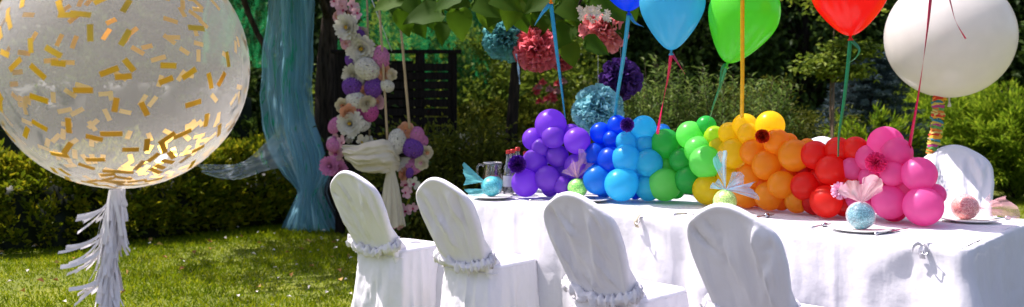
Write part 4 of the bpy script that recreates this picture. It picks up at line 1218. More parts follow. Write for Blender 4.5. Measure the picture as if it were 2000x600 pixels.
gar = [
 # px, py, radius px, colour, layer (0 in front)
 (1075.6, 244, 29.5, 'purple', 2), (1081, 267, 22, 'purple', 1), (1042, 272, 21, 'purple', 2), (1127, 275, 25, 'purple', 1), (1116, 260, 17, 'purple', 3), (1056, 289, 18, 'purple', 1.4),
 (1044, 315, 23, 'purple', 1.2), (1089, 305, 21, 'purple', 1.6), (1127, 325, 24, 'purple', 1.3), (1069, 349, 24, 'purple', .4), (1026, 361, 26, 'purple', 0), (1097, 362, 17, 'purple', .6), (1074, 372, 16, 'purple', 1.4), (1108, 345, 22, 'purple', 2.4),
 (1173, 260, 20, 'blue', 2.4), (1206, 245, 19, 'blue', 2.4), (1195, 273, 17, 'blue', 1.8), (1164, 303, 23, 'blue', 1.6), (1194, 314, 27, 'blue', 1.2), (1168, 351, 28, 'azure', .6), (1241, 374, 15, 'blue', 1.6), (1190, 340, 22, 'blue', 2.6),
 (1257, 251, 24, 'cyan', 2), (1223, 277, 20, 'cyan', 1.6), (1260, 281, 18, 'cyan', 1.5), (1222, 311, 27, 'cyan', .7), (1267, 319, 26, 'cyan', .6), (1213, 365, 31, 'cyan', 0), (1266, 368, 24, 'cyan', .6), (1294, 258, 15, 'azure', 3), (1240, 340, 22, 'cyan', 2.2),
 (1300, 281, 28, 'dgreen', 1.4), (1348, 264, 26, 'green', 1.8), (1379, 246, 19, 'dgreen', 2.6), (1364, 293, 26, 'green', 1), (1331, 314, 23, 'dgreen', 1), (1378, 317, 30.5, 'green', .2), (1300, 325, 17, 'green', 1.6), (1298, 361, 30.5, 'green', 0), (1345, 352, 26, 'dgreen', .6), (1375, 362, 20, 'dgreen', 1.6), (1325, 345, 20, 'green', 2.4),
 (1396, 267, 20, 'lime', 1.9), (1455, 247, 24, 'yellow', 2.4), (1504, 245, 27, 'yellow', 2), (1424, 260, 20, 'yellow', 1.7), (1462, 262, 21, 'yellow', 1.5), (1404, 285, 19, 'yellow', 1.7), (1432, 300, 28, 'yellow', .8), (1422, 345, 21, 'yellow', 1.2), (1382, 376, 28, 'yellow', .2), (1405, 360, 20, 'yellow', 1.8),
 (1517, 278, 25, 'orange', 1.1), (1541, 277, 16, 'orange', 2.2), (1471, 298, 24.5, 'orange', .9), (1498, 323, 28, 'orange', .5), (1552, 304, 30, 'orange', .9), (1577, 287, 16, 'orange', 2.4), (1464, 348, 25, 'orange', .8), (1527, 361, 26, 'orange', 0), (1502, 386, 27, 'orange', .4), (1458, 395, 26, 'orange', .6), (1556, 394, 22, 'orange', .7), (1526, 400, 16, 'deeporange', 1.4), (1490, 362, 20, 'deeporange', 1.6), (1540, 340, 22, 'deeporange', 2), (1435, 385, 20, 'orange', 1.5),
 (1592, 303, 26.5, 'red', 1.3), (1637, 293, 24, 'red', 1.8), (1671, 292, 24, 'red', 1.9), (1623, 333, 28, 'red', .7), (1573, 364, 27, 'red', .5), (1614, 397, 30, 'red', 0), (1590, 402, 22, 'deepred', 1), (1648, 404, 18, 'deepred', .9), (1572, 334, 16, 'deepred', 1.8), (1600, 352, 22, 'red', 1.9), (1652, 350, 24, 'red', 2), (1650, 320, 20, 'red', 2.2),
 (1730, 282, 33, 'pink', 1.9), (1751, 299, 29, 'pink', 1.2), (1698, 309, 25, 'pink', 1.3), (1743, 340, 23, 'pink', .2), (1795, 341, 32, 'pink', .6), (1665, 329, 21, 'pink', 1.3), (1737, 395, 31.5, 'pink', .2), (1803, 408, 36, 'pink', 0), (1826, 380, 20, 'pink', 1.4), (1745, 415, 26, 'magenta', 1), (1697, 347, 19, 'pink', 1.1), (1664, 396, 15, 'pink', 1), (1698, 392, 22, 'magenta', 1.3), (1770, 370, 26, 'pink', 1.5), (1715, 360, 22, 'magenta', 2)]
GD = ([1020, 1215, 1298, 1400, 1530, 1615, 1800], [5.72, 5.45, 5.42, 5.2, 4.85, 4.62, 4.30])
for px, py, r_, col in [(1060, 300, 22, 'purple'), (1100, 330, 22, 'purple'), (1050, 335, 22, 'purple'), (1145, 300, 20, 'purple'), (1185, 295, 22, 'blue'), (1215, 330, 24, 'blue'), (1180, 370, 20, 'azure'), (1245, 300, 22, 'cyan'), (1282, 345, 20, 'cyan'),
                        (1325, 290, 22, 'dgreen'), (1350, 325, 22, 'green'), (1320, 370, 18, 'dgreen'), (1400, 320, 24, 'lime'), (1405, 345, 20, 'yellow'), (1450, 285, 22, 'yellow'), (1448, 325, 24, 'orange'), (1495, 292, 24, 'orange'), (1480, 380, 24, 'deeporange'),
                        (1530, 320, 24, 'orange'), (1560, 345, 22, 'deeporange'), (1580, 380, 20, 'red'), (1612, 310, 24, 'red'), (1600, 375, 22, 'deepred'), (1640, 385, 22, 'red'), (1670, 310, 22, 'red'), (1680, 350, 24, 'magenta'), (1725, 325, 26, 'pink'), (1770, 330, 26, 'pink'), (1775, 395, 24, 'magenta'), (1700, 375, 24, 'pink')]:
    gar.append((px, py, r_, col, 2.9))
def garland():
    root = empty('balloon_garland', A.lerp(Cn, .5) + (Bf - A) * .5 + Vector((0, 0, TZ))); B = root.location
    for (px, py, r, col, ly) in gar:
        D = interp(px, *GD) + ly * .055
        c = at(px, py, D); R = r / F * D * 1.06
        c.z = max(c.z, TZ + .012 + R * .97)
        mb, kn, zb = balloon_mesh(R, random.uniform(.04, .12))
        o = mb.build('balloon', M['latex_' + col], root); o.location = c - B
        inward = Vector((random.uniform(-.5, .5), 1, random.uniform(-.5, .3)))
        if (px, py) == (1213, 365): inward = Vector((.75, 0, .75))
        o.rotation_euler = (-inward).to_track_quat('Z', 'Y').to_euler()
        o['label'] = f'{dict(dgreen="dark green", deeporange="deep orange", deepred="deep red", cyan="light blue", azure="mid blue").get(col, col)} balloon'
        k2 = kn.build('knot', M['latex_' + col], o)
    # foil and paper rosettes pushed between the balloons
    def rosette(px, py, r, col, metal, label, n=90):
        D = interp(px, *GD) - .06; R = r / F * D; c = at(px, py, D) - B
        m = plain('rosette_' + label.split()[0], col, .3 if metal else .8, .6 if metal else 0)
        mb = MB()
        for k in range(n):
            z = 1 - 2 * (k + .5) / n; q = k * 2.399; rr_ = math.sqrt(1 - z * z); d = Vector((math.cos(q) * rr_, math.sin(q) * rr_, z))
            s = d.cross(Vector([random.gauss(0, 1) for _ in range(3)])).normalized(); u = s.cross(d); W = R * (.6 if metal else .33)
            vs = []
            for t, w_ in ((.15, .2), (.6, .8), (1, 1)):
                for qq in (-1, 0, 1): vs.append(c + d * t * R * random.uniform(.9, 1.05) + s * qq * w_ * W * .5 + u * W * .35 * (abs(qq) - .5))
            mb.add(vs, [(i * 3 + j, i * 3 + j + 1, (i + 1) * 3 + j + 1, (i + 1) * 3 + j) for i in range(2) for j in range(2)])
        o = mb.build('rosette', m, root, sm=False); o['label'] = label
    rosette(1010, 321, 18, (.16, .03, .45), True, 'purple foil rosette')
    rosette(1225, 244, 14, (.20, .06, .55), True, 'violet foil rosette')
    rosette(1489, 266, 14, (.85, .06, .01), True, 'scarlet foil rosette')
    rosette(1711, 318, 21, (.92, .03, .22), False, 'crimson fringed rosette', 140)
    rosette(1641, 373, 18, (.80, .42, .58), False, 'pale pink rose-shaped rosette', 60)
    tag(root, 'rainbow garland of small balloons running along the table from purple to pink', 'balloon garland')
garland()

# ------------------------------------------------------------------ floating balloons on ribbons
def ribbon_mesh(pts, w, tw=0, ph=0, facing=Vector((1, 0, 0))):
    mb = MB(); c = bez(pts, 40); sides = []
    for i in range(40):
        t = (c[min(i + 1, 39)] - c[max(i - 1, 0)]).normalized(); a = t.cross(Vector((0, 1, 0))).normalized(); b = Vector((0, 1, 0))
        q = ph + tw * i / 39; sides.append((a * math.cos(q) + b * math.sin(q)) * w / 2)
    mb.strip(c, sides, .0004); return mb
def floater(px, py, R_px, D, mat, label, knot, ribbon, rmat, tails=(), w=.02, taper=.22, tw=.6, cat='balloon'):
    R = R_px / F * D; c = at(px, py, D); root = empty('floating_balloon', c)
    mb, kn, zb = balloon_mesh(R, taper, 32, 48)
    kp = at(knot[0], knot[1], D); d = (kp - c)
    q = (-d).to_track_quat('Z', 'Y'); s = d.length / abs(zb)
    o = mb.build('balloon', mat, root); o.rotation_euler = q.to_euler(); o.scale = (1, 1, s)
    k2 = kn.build('knot', mat, root); k2.rotation_euler = q.to_euler(); k2.scale = (1, 1, s)
    ribbon_mesh([at(x, y, d_) - c for x, y, d_ in ribbon], w, tw).build('ribbon', rmat, root)
    for t in tails:
        ribbon_mesh([at(x, y, d_) - c for x, y, d_ in t], w * 1.1, 1.2, .3).build('ribbon_tail', rmat, root)
    return tag(root, label, cat, 'floating balloons on ribbons')
RB = {k: plain('ribbon_' + k, c, .35) for k, c in dict(cyan=(.0, .30, .50), crimson=(.65, .0, .07), green=(.0, .28, .09), yellow=(.90, .48, .0), blue=(.05, .35, .65)).items()}
M['latex_float_cyan'] = latex('latex_float_cyan', (.10, .58, .80), .6, .2)
M['latex_float_green'] = latex('latex_float_green', (.16, .76, .06), .6, .2)
M['latex_float_red'] = latex('latex_float_red', (.92, .04, .015), .6, .2)
floater(1076, -62, 56, 5.6, M['latex_orange'], 'orange balloon at the top edge with only its tied end showing', (1076, 0), [(1076, 8, 5.6), (1086, 90, 5.65), (1095, 160, 5.7), (1104, 232, 5.8)], RB['cyan'], [[(1074, 8, 5.6), (1060, 25, 5.57), (1044, 50, 5.55)]], w=.024, tw=1.25)
floater(1226, -48, 62, 5.3, M['latex_blue'], 'royal blue balloon at the top edge with a turquoise ribbon', (1228, 22), [(1228, 28, 5.3), (1218, 110, 5.4), (1207, 180, 5.5), (1200, 236, 5.6)], RB['cyan'], [[(1229, 28, 5.3), (1240, 44, 5.28), (1258, 53, 5.26)]], w=.024, tw=.7)
floater(1313, 4, 64, 5.0, M['latex_float_cyan'], 'light turquoise balloon on a crimson ribbon', (1311, 98), [(1311, 104, 5.0), (1305, 150, 5.05), (1293, 210, 5.1), (1284, 262, 5.2)], RB['crimson'], [[(1312, 104, 5.0), (1322, 120, 4.97), (1338, 145, 4.96)]], w=.020, tw=2.4)
floater(1453, 26, 69, 4.9, M['latex_float_green'], 'bright green balloon on a dark green ribbon, crossed by a yellow ribbon', (1421, 123), [(1419, 128, 4.9), (1408, 165, 4.95), (1394, 205, 5.0), (1386, 232, 5.1), (1378, 256, 5.2)], RB['green'], [[(1418, 126, 4.9), (1410, 135, 4.88), (1404, 175, 4.9), (1392, 215, 4.98)]], w=.018, tw=1.6)
floater(1450, -98, 62, 4.7, M['latex_yellow'], 'yellow balloon above the frame whose straight yellow ribbon crosses the green balloon', (1450, -30), [(1450, -26, 4.7), (1450, 60, 4.72), (1450, 150, 4.75), (1449, 230, 4.8)], RB['yellow'], w=.021, tw=.1)
floater(1659, -14, 72, 4.5, M['latex_float_red'], 'red balloon on a bright green ribbon with a loop', (1661, 70), [(1661, 76, 4.5), (1656, 130, 4.5), (1648, 200, 4.5), (1639, 262, 4.52), (1637, 306, 4.55)], RB['green'], [[(1662, 78, 4.5), (1678, 96, 4.47), (1672, 112, 4.46), (1654, 126, 4.48)]], w=.021, tw=.9)
floater(1822, -105, 66, 4.3, M['latex_float_red'], 'red balloon above the frame whose long crimson ribbon crosses the white balloon', (1820, -32), [(1820, -28, 4.3), (1811, 60, 4.3), (1796, 170, 4.3), (1776, 290, 4.4)], RB['crimson'], [[(1822, -30, 4.3), (1850, -12, 4.25), (1866, 40, 4.25), (1886, 76, 4.27)]], w=.018, tw=2.2)

# the huge white balloon with a striped paper tail
def white_balloon():
    D = 6.4; R = 119 / F * D; c = at(1854, 72, D); root = empty('giant_balloon', c)
    m = latex('latex_white', (.80, .77, .72), .35, .25)
    mb, kn, zb = balloon_mesh(R, .0, 44, 64); mb.build('balloon', m, root); k2 = kn.build('knot', m, root); k2.scale = (.35, .35, 1)
    cols = [(.75, .05, .02), (.9, .45, .02), (.03, .25, .32), (.75, .55, .08), (.55, .06, .25), (.15, .40, .08), (.85, .25, .03), (.75, .60, .15)]
    cm = [plain('tail_paper_' + str(i), k, .8) for i, k in enumerate(cols)]
    tail = MB(); rr = random.Random(2)
    path = bez([at(1834, 190, D) - c, at(1830, 240, D) - c, at(1822, 300, D) - c, at(1816, 380, D) - c, at(1812, 470, D) - c], 46)
    mb = MB(); mb.tube(path, .003, 5); mb.build('tail_string', M['string'], root)
    for j in range(46):
        mb = MB(); p = path[j]
        for s in range(3):
            w_ = rr.uniform(.034, .048); a = rr.uniform(-.35, .25); z = rr.uniform(-.012, .012)
            pts = [p + Vector((-w_, rr.uniform(-.02, .02), z - w_ * a)), p + Vector((-w_ * .3, -.02, z + .004)), p + Vector((w_ * .4, -.015, z + w_ * a * .4)), p + Vector((w_, rr.uniform(-.02, .02), z + w_ * a))]
            mb.strip(bez(pts, 7), [Vector((0, .003, .006))] * 7)
        mb.build('paper_tuft', cm[j % 8], root, sm=False)
    tag(root, 'huge plain white balloon with a striped multicoloured paper tail behind the table', 'balloon')
white_balloon()

# ------------------------------------------------------------------ clear balloon with gold confetti
def confetti_balloon():
    D = 3.3; c = at(241, 130, D); R = 238 / F * D; root = empty('confetti_balloon', c)
    m, nt, b, out = new_mat('clear_latex')
    b.inputs['Base Color'].default_value = (.60, .61, .60, 1); b.inputs['Roughness'].default_value = .12; b.inputs['Specular IOR Level'].default_value = .6
    t = N(nt, 'ShaderNodeBsdfTranslucent'); t.inputs[0].default_value = (.92, .86, .72, 1)
    a = N(nt, 'ShaderNodeMixShader'); a.inputs[0].default_value = .45
    nt.links.new(b.outputs[0], a.inputs[1]); nt.links.new(t.outputs[0], a.inputs[2])
    tr = N(nt, 'ShaderNodeBsdfTransparent'); tr.inputs[0].default_value = (.97, .98, .99, 1)
    lw = N(nt, 'ShaderNodeLayerWeight'); lw.inputs['Blend'].default_value = .18
    r = N(nt, 'ShaderNodeMapRange'); nt.links.new(lw.outputs['Facing'], r.inputs[0]); r.inputs[3].default_value = .17; r.inputs[4].default_value = .65
    n = N(nt, 'ShaderNodeTexNoise'); n.inputs['Scale'].default_value = 3; n.inputs['Detail'].default_value = 5
    tc = N(nt, 'ShaderNodeTexCoord'); nt.links.new(tc.outputs['Object'], n.inputs['Vector'])
    ad = N(nt, 'ShaderNodeMath', operation='MULTIPLY_ADD'); nt.links.new(n.outputs[0], ad.inputs[0]); ad.inputs[1].default_value = .04; nt.links.new(r.outputs[0], ad.inputs[2])
    mx = N(nt, 'ShaderNodeMixShader'); nt.links.new(ad.outputs[0], mx.inputs[0]); nt.links.new(tr.outputs[0], mx.inputs[1]); nt.links.new(a.outputs[0], mx.inputs[2])
    nt.links.new(mx.outputs[0], out.inputs[0])
    mb, kn, zb = balloon_mesh(R, .0, 56, 84); mb.build('balloon_skin', m, root); k2 = kn.build('knot', M['paper_white'], root); k2.scale = (.4, .4, 1)
    gold = new_mat('gold_foil'); gm, gnt, gb, gout = gold
    gb.inputs['Base Color'].default_value = (.92, .52, .04, 1); gb.inputs['Metallic'].default_value = .85; gb.inputs['Roughness'].default_value = .3
    gt = N(gnt, 'ShaderNodeBsdfTranslucent'); gt.inputs[0].default_value = (.95, .55, .02, 1); gx = N(gnt, 'ShaderNodeMixShader'); gx.inputs[0].default_value = .14
    gnt.links.new(gb.outputs[0], gx.inputs[1]); gnt.links.new(gt.outputs[0], gx.inputs[2]); gnt.links.new(gx.outputs[0], gout.inputs[0])
    def piece(mb, d, ang, L, W, lift=.0015):
        d = d.normalized(); t = d.cross(Vector((0, 0, 1)) if abs(d.z) < .95 else Vector((1, 0, 0))).normalized(); b_ = d.cross(t)
        e = t * math.cos(ang) + b_ * math.sin(ang); g = d.cross(e); cc = d * (R + lift); vs = []
        for q in (-1, -.33, .33, 1):
            for s in (-1, 1):
                v = cc + e * q * L / 2 + g * s * W / 2; v = v.normalized() * (R + lift + .004 * 0)
                vs.append(v); vs.append(v * (1 + .0012))
        fs = []
        for i in range(3):
            k = i * 4; fs += [(k, k + 4, k + 6, k + 2), (k + 1, k + 3, k + 7, k + 5), (k, k + 1, k + 5, k + 4), (k + 2, k + 6, k + 7, k + 3)]
        fs += [(0, 2, 3, 1), (12, 13, 15, 14)]
        mb.add(vs, fs)
    rr = random.Random(11); dirs = []
    # those seen clearly on the near side, where the photo has them (px, py, angle)
    near = [(225, 38, 1.1), (240, 52, 0), (262, 50, .1), (282, 83, 1.5), (282, 6, .1), (293, 22, -.6), (331, 33, -1.1), (333, 15, -.2), (145, 22, 1.2), (148, 12, -.2), (179, 105, 1.4), (116, 47, 1.1),
            (122, 117, .3), (147, 137, -.6), (222, 116, .5), (231, 136, .1), (193, 150, .7), (190, 196, .3), (270, 182, 0), (313, 149, -.4), (334, 158, -.1), (343, 138, .9), (336, 90, -1.1), (318, 207, -1.4),
            (359, 214, 1.1), (398, 137, 0), (394, 163, -.4), (450, 162, 1.2), (463, 158, -1.0), (431, 66, 0), (425, 150, -.6), (426, 204, -.3), (180, 243, .6), (145, 256, -.7), (235, 243, -1.4), (273, 265, .3),
            (302, 258, 0), (219, 284, -.8), (198, 296, .2), (260, 305, 0), (238, 318, .6), (323, 287, 0), (349, 279, 1.5), (350, 303, -1), (380, 267, -.8), (370, 285, 1.1), (402, 260, -.5), (88, 264, .9),
            (61, 219, .4), (64, 178, 1.5), (101, 188, 1.1), (98, 208, -1), (39, 123, 1.1), (55, 90, .9), (70, 100, 1.0), (86, 125, .6), (105, 80, .9), (90, 75, .2), (20, 195, -.8), (28, 180, 1.4), (5, 188, 1.5),
            (45, 250, 1.3), (22, 235, -1.1), (48, 275, -.9), (60, 285, 1.2), (80, 305, -1.2), (160, 328, -.9), (184, 330, 1.5), (172, 345, -.6), (160, 350, .1), (165, 358, 0), (275, 328, .1), (265, 335, -.2), (285, 342, .4), (270, 350, .3), (255, 345, -.5),
            (232, 358, .2), (215, 352, .5), (245, 362, -.3), (228, 348, -.3), (293, 330, .2), (300, 350, -.3), (275, 358, .1), (262, 352, .7), (350, 322, .5), (365, 312, .3), (340, 330, .6), (322, 350, -.4), (375, 300, .8), (386, 325, .9), (410, 290, -.6), (436, 235, 1.3), (443, 255, .9), (470, 120, 1.4), (18, 80, .9), (10, 40, 1.2), (35, 25, .6), (62, 12, .4), (150, 8, .3), (58, 48, .1), (125, 62, .9)]
    def near_dir(px, py):
        x = (px - 241) / 241; z = (130 - py) / 241; q = 1 - x * x - z * z
        return Vector((x, -math.sqrt(max(q, .01)), z))
    k = 0
    for (px, py, an) in near[:100]:
        mb = MB(); L = .058 * rr.uniform(.8, 1.15); piece(mb, near_dir(px, py), PI - an, L, .0185); mb.build('confetti_piece', gm, root, sm=False)
    mb = MB()
    for (px, py, an) in near[100:]: piece(mb, near_dir(px, py), PI - an, .055, .0185)
    for i in range(400):
        z = rr.uniform(-1, 1) if i < 300 else rr.uniform(-1, -.45); a_ = rr.uniform(0, 2 * PI)
        d = Vector((math.cos(a_) * math.sqrt(1 - z * z), math.sin(a_) * math.sqrt(1 - z * z), z))
        if d.y < .05 and not (i > 380): continue
        piece(mb, d, rr.uniform(0, PI), .055 * rr.uniform(.7, 1.1), .0185, -.003)
    tag(mb.build('confetti', gm, root, sm=False), kind='stuff')
    # fringed paper tassel
    mb = MB(); base = Vector((at(226, 374, D).x - c.x, 0, -R - .005))
    mb2 = MB(); mb2.tube([Vector((0, 0, -R)), base + Vector((.0, 0, -.25)), base + Vector((-.02, 0, -.62))], .004, 5); mb2.build('tassel_string', M['string'], root)
    for tier in range(12):
        z0 = -.05 * tier; n = 30
        for s in range(n):
            a_ = 2 * PI * s / n + rr.uniform(-.2, .2); L = rr.uniform(.10, .17); w_ = rr.uniform(.0035, .0075)
            o = Vector((math.cos(a_), math.sin(a_), 0)); blow = 0; calm = .16
            if tier in (1, 3, 4, 6) and o.x < -.2 and rr.random() < .75: blow = rr.uniform(.5, 1.5); calm = .5
            if o.x > .5 and rr.random() < .03: blow = -.8
            p = base + Vector((-.012 * math.sin(tier * .55) - .004 * tier, 0, z0)) + o * .021
            pts = [p]; d = Vector((o.x * calm, o.y * calm, -1)).normalized()
            for k in range(6):
                d = (d + Vector((-blow * .42, 0, -.30 + .42 * abs(blow))) * .5 + Vector((rr.uniform(-.22, .2), rr.uniform(-.2, .2), -.08))).normalized(); pts.append(pts[-1] + d * L / 6)
            sd_ = Vector((-o.y, o.x, 0)) * w_ if blow == 0 else Vector((.15 * w_, .3 * w_, w_))
            tw = rr.uniform(-.8, .8)
            sides = [Matrix.Rotation(tw * i / 9, 3, 'Z') @ sd_ for i in range(10)]
            mb.strip(bez(pts, 10), sides, .0003)
    mb.build('tassel', M['paper_white'], root, sm=False)
    tag(root, 'giant clear balloon filled with gold confetti strips, white paper tassel below', 'balloon')
confetti_balloon()

# ------------------------------------------------------------------ plates and favour balls
def plate(px, py, label):
    D = (H - TZ - .02) * F / (py - YH); p = at(px, py, D); root_loc = (p.x, p.y, TZ + .0085)
    mb = MB(); mb.lathe([(.001, .006), (.07, .006), (.078, .008), (.09, .011), (.126, .0155), (.131, .0145), (.131, .012), (.10, .005), (.09, .0008), (.06, 0), (.001, .0)], n=56)
    o = mb.build('dinner_plate', M['porcelain'], loc=root_loc); tag(o, label, 'plate', 'white dinner plates'); return p.x, p.y
def favour(px, py, col, speck, tcol, label, fans, opac=.5, wrap=False, off=0):
    D = (H - TZ - .02) * F / (py - YH); p = at(px, py, D); R = .061; c = Vector((p.x, p.y, TZ + .0165 + R))
    root = empty('favour_ball', c)
    m, nt, b, out = new_mat('glitter_' + str(px))
    vo = N(nt, 'ShaderNodeTexVoronoi'); vo.inputs['Scale'].default_value = 280
    tc = N(nt, 'ShaderNodeTexCoord'); nt.links.new(tc.outputs['Object'], vo.inputs['Vector'])
    sp = N(nt, 'ShaderNodeSeparateColor'); nt.links.new(vo.outputs['Color'], sp.inputs[0])
    cc = ramp(nt, sp.outputs[0], [(.0, tuple(x * .6 for x in col)), (.5, col), (.9, speck), (1.0, tuple(min(1, x * 1.3) for x in speck))]); nt.links.new(cc, b.inputs['Base Color'])
    b.inputs['Roughness'].default_value = .35; b.inputs['Coat Weight'].default_value = 1; b.inputs['Coat Roughness'].default_value = .03
    bp = N(nt, 'ShaderNodeBump'); bp.inputs['Strength'].default_value = .25; bp.inputs['Distance'].default_value = .002; nt.links.new(sp.outputs[1], bp.inputs['Height']); nt.links.new(bp.outputs[0], b.inputs['Normal'])
    mb = MB(); mb.lathe([(max(.0005, R * math.sin(PI * i / 24)), R * math.cos(PI * i / 24)) for i in range(25)], n=40); mb.build('ball', m, root)
    mb = MB(); mb.lathe([(R * 1.004, -.001), (R * 1.02, -.0008), (R * 1.02, .0008), (R * 1.004, .001)], n=40, mat=Matrix.Rotation(.5, 3, 'X')); mb.build('seam_ring', M['glass'], root)
    tm = tulle('tulle_' + str(px), tcol, opac * .8)
    for (kx, kz, ang, spread, L, nf) in fans:      # gather point (in radii), direction, spread, length, folds
        mb = MB(); k0 = Vector((kx * R, -.25 * R, kz * R)); ph = random.uniform(0, 6)
        def f(u, v, k0=k0, ang=ang, spread=spread, L=L, ph=ph, nf=nf):
            a = ang + (u - .5) * spread; r_ = L * v * (1 + .16 * math.sin(u * 4 + ph) + .10 * fbm(u * 4, ph))
            return k0 + Vector((math.cos(a) * r_, (.004 + .12 * L * v) * math.sin(u * nf * .35 + ph + 2 * v) + .12 * L * v * fbm(u * 3, v * 2, ph) , math.sin(a) * r_))
        mb.grid(46, 12, f); mb.build('tulle_bow', tm, root)
    if wrap:
        mb = MB()
        def g(u, v):
            a = 2 * PI * u; th = v * PI * .8; rr_ = R * (1.03 + .03 * math.sin(a * 8)); return Vector((math.cos(a) * math.sin(th) * rr_, math.sin(a) * math.sin(th) * rr_, math.cos(th) * rr_))
        mb.grid(48, 14, g, True); mb.build('tulle_wrap', tulle('wrap_' + str(px), tcol, .12), root)
    return tag(root, label, 'favour ball', 'glitter favour balls on the plates')
plate(962, 383, 'white plate at the left end of the table beside the juice jug')
plate(1150, 388, 'white plate behind the third chair under the green favour ball')
plate(1400, 414, 'white plate hidden behind the nearest chair under the yellow-green favour ball')
plate(1681, 446, 'white plate at the near right under the teal favour ball')
plate(1893, 428, 'white plate at the table end under the pink favour ball')
favour(960, 383, (.05, .45, .50), (.2, .7, .75), (.15, .62, .68), 'turquoise tulle-wrapped favour ball on the plate by the juice jug', [(-.6, .5, PI - .3, .9, .15, 17), (-.4, -.2, PI + .45, .9, .12, 15), (.2, .1, .5, 2.2, .055, 15), (0, .0, 2.2, 2.0, .05, 15)], .55, True)
favour(1128, 386, (.15, .65, .08), (.5, .85, .2), (.85, .55, .55), 'green favour ball with pink tulle behind the third chair', [(0, 1.0, 2.3, 1.0, .10, 19), (0, 1.0, 1.15, .8, .16, 19), (0, 1.0, 1.7, .9, .10, 15)], .42)
favour(1416, 415, (.35, .62, .12), (.7, .9, .3), (.25, .66, .95), 'yellow-green favour ball with pale blue tulle behind the nearest chair', [(0, 1.0, 1.75, .5, .18, 15), (0, 1.0, .0, .6, .16, 19), (0, 1.0, 2.6, .9, .075, 15), (0, 1.0, .7, 1.0, .10, 15)], .42)
favour(1681, 447, (.05, .32, .38), (.2, .55, .6), (.88, .62, .64), 'teal glitter favour ball topped with pink tulle on the near plate', [(0, .95, 2.2, 1.1, .105, 19), (0, .95, 1.0, 1.0, .115, 21), (0, .95, 1.57, 1.2, .09, 17)], .5, True)
favour(1885, 428, (.85, .28, .26), (.95, .6, .5), (.85, .50, .52), 'pink favour ball with its tulle trailing right on the end plate', [(.9, .0, .05, .8, .17, 21), (.9, -.1, .5, .8, .10, 17), (.9, 0, -.4, .7, .10, 15)], .35, True)

# ------------------------------------------------------------------ jug and bottles
def jug():
    D = 5.98; p = at(962, 372, D); root = empty('juice_jug', (p.x, p.y, TZ + .008))
    mb = MB(); mb.lathe([(.001, .003), (.052, .003), (.062, .012), (.066, .05), (.064, .10), (.058, .15), (.057, .185), (.060, .20), (.058, .20), (.055, .185), (.056, .15), (.061, .10), (.063, .05), (.059, .016), (.001, .012)], n=40)
    for i, v in enumerate(mb.v):
        if v[2] > .17 and v[0] > 0: mb.v[i] = (v[0] + .012 * (v[2] - .17) / .03, v[1], v[2])
    mb.build('jug_body', M['glass'], root)
    mb = MB(); mb.lathe([(.001, .016), (.058, .018), (.061, .05), (.060, .10), (.0595, .118), (.001, .118)], n=36); mb.build('juice', M['juice'], root)
    mb = MB(); mb.tube(bez([(-.055, 0, .18), (-.09, 0, .185), (-.10, 0, .14), (-.085, 0, .08), (-.06, 0, .05)], 16), .007, 8); mb.build('handle', M['glass'], root)
    mb = MB(); mb.tube([Vector((.058 * math.cos(2 * PI * i / 30), .058 * math.sin(2 * PI * i / 30), .20)) for i in range(31)], .0025, 6, False); mb.build('rim', M['porcelain'], root)
    tag(root, 'glass jug half full of dark red juice', 'jug')
jug()
M['label_paper'] = plain('label_paper', (.6, .6, .62), .6)
def bottle(px, py, D, label, s=1):
    p = at(px, py, D); root = empty('water_bottle', (p.x, p.y, TZ + .008), 0, s)
    mb = MB(); mb.lathe([(.001, .001), (.032, .001), (.035, .01), (.035, .14), (.031, .17), (.020, .205), (.0145, .24), (.0145, .268), (.0125, .268), (.0125, .24), (.018, .205), (.029, .17), (.033, .14), (.033, .014), (.001, .010)], n=28); mb.build('bottle_body', M['glass'], root)
    mb = MB(); mb.lathe([(.001, .014), (.0315, .015), (.0325, .14), (.028, .168), (.017, .203), (.001, .203)], n=24); mb.build('water', M['water'], root)
    mb = MB(); mb.lathe([(.0358, .05), (.0362, .051), (.0362, .12), (.0358, .121)], n=28); mb.build('paper_label', M['label_paper'], root)
    mb = MB(); mb.lathe([(.001, .285), (.014, .285), (.0165, .28), (.0165, .262), (.016, .26)], n=20); mb.build('bottle_cap', M['red_cap'], root)
    tag(root, label, 'bottle', 'clear bottles with red caps')
bottle(993, 372, 5.93, 'front left clear bottle with red cap, closest to the juice jug')
bottle(1001, 371, 6.03, 'middle clear bottle with red cap above the purple foil rosette')
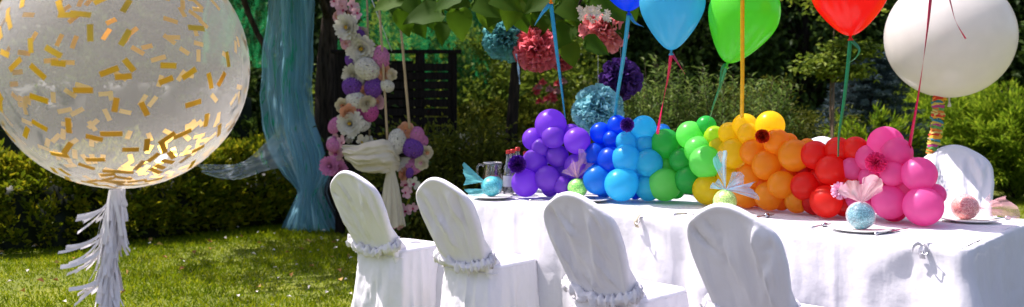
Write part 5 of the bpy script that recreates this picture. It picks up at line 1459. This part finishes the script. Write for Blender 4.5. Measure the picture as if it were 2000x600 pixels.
bottle(1011, 368, 6.16, 'rear right clear bottle with red cap touching the purple balloons', 1.03)
bottle(1026, 368, 6.22, 'shorter clear bottle mostly hidden behind the purple balloons', .92)

# ------------------------------------------------------------------ cutlery
def knife(px, py, ang, label, L=.21):
    D = (H - TZ) * F / (py - YH); p = at(px, py, D); root = empty('table_knife', (p.x, p.y, TZ + .013), ang)
    mb = MB(); mb.grid(10, 5, lambda u, v: Vector(((v - .5) * .018 * (1 - .5 * u ** 4), .0 + u * L * .5, .002 * math.sin(v * PI)))); mb.build('blade', M['steel'], root)
    mb = MB(); mb.tube([(0, -L * .5, 0), (0, -L * .4, .001), (0, -.02, .001), (0, .005, .001)], [.006, .0065, .0045, .004], 8); mb.build('handle', M['steel'], root)
    tag(root, label, 'knife', 'table knives')
def fork(px, py, ang, label, L=.2):
    D = (H - TZ) * F / (py - YH); p = at(px, py, D); root = empty('table_fork', (p.x, p.y, TZ + .013), ang)
    mb = MB(); mb.tube([(0, -L * .5, .001), (0, -L * .3, .002), (0, 0, .003), (0, .02, .004)], [.006, .005, .003, .004], 8); mb.build('handle', M['steel'], root)
    mb = MB()
    mb.tube([(0, .015, .004), (0, .04, .002)], [.008, .012], 8)
    for k in (-1.5, -.5, .5, 1.5): mb.tube(bez([(k * .006, .036, .003), (k * .0062, .065, .001), (k * .0062, .09, .007)], 5), .0014, 5)
    mb.build('tines', M['steel'], root)
    tag(root, label, 'fork', 'table forks')
pa = math.atan2(-P_DIR.x, P_DIR.y)
knife(1733, 459, pa - .1, 'table knife right of the plate with the teal favour ball'); knife(1745, 455, pa - .25, 'thin knife nearest the pink balloons beside the near plate')
knife(1340, 422, pa - .1, 'knife on the cloth left of the nearest chair'); fork(1604, 447, pa, 'fork in front of the red balloons left of the near plate')
fork(1960, 432, pa - .35, 'fork on the far right of the end plate'); knife(1062, 394, pa - .2, 'knife in front of the purple balloons left of the third chair')
fork(1492, 428, pa, 'fork on the cloth in front of the orange balloons'); knife(1172, 392, pa - .3, 'knife beside the plate behind the third chair')
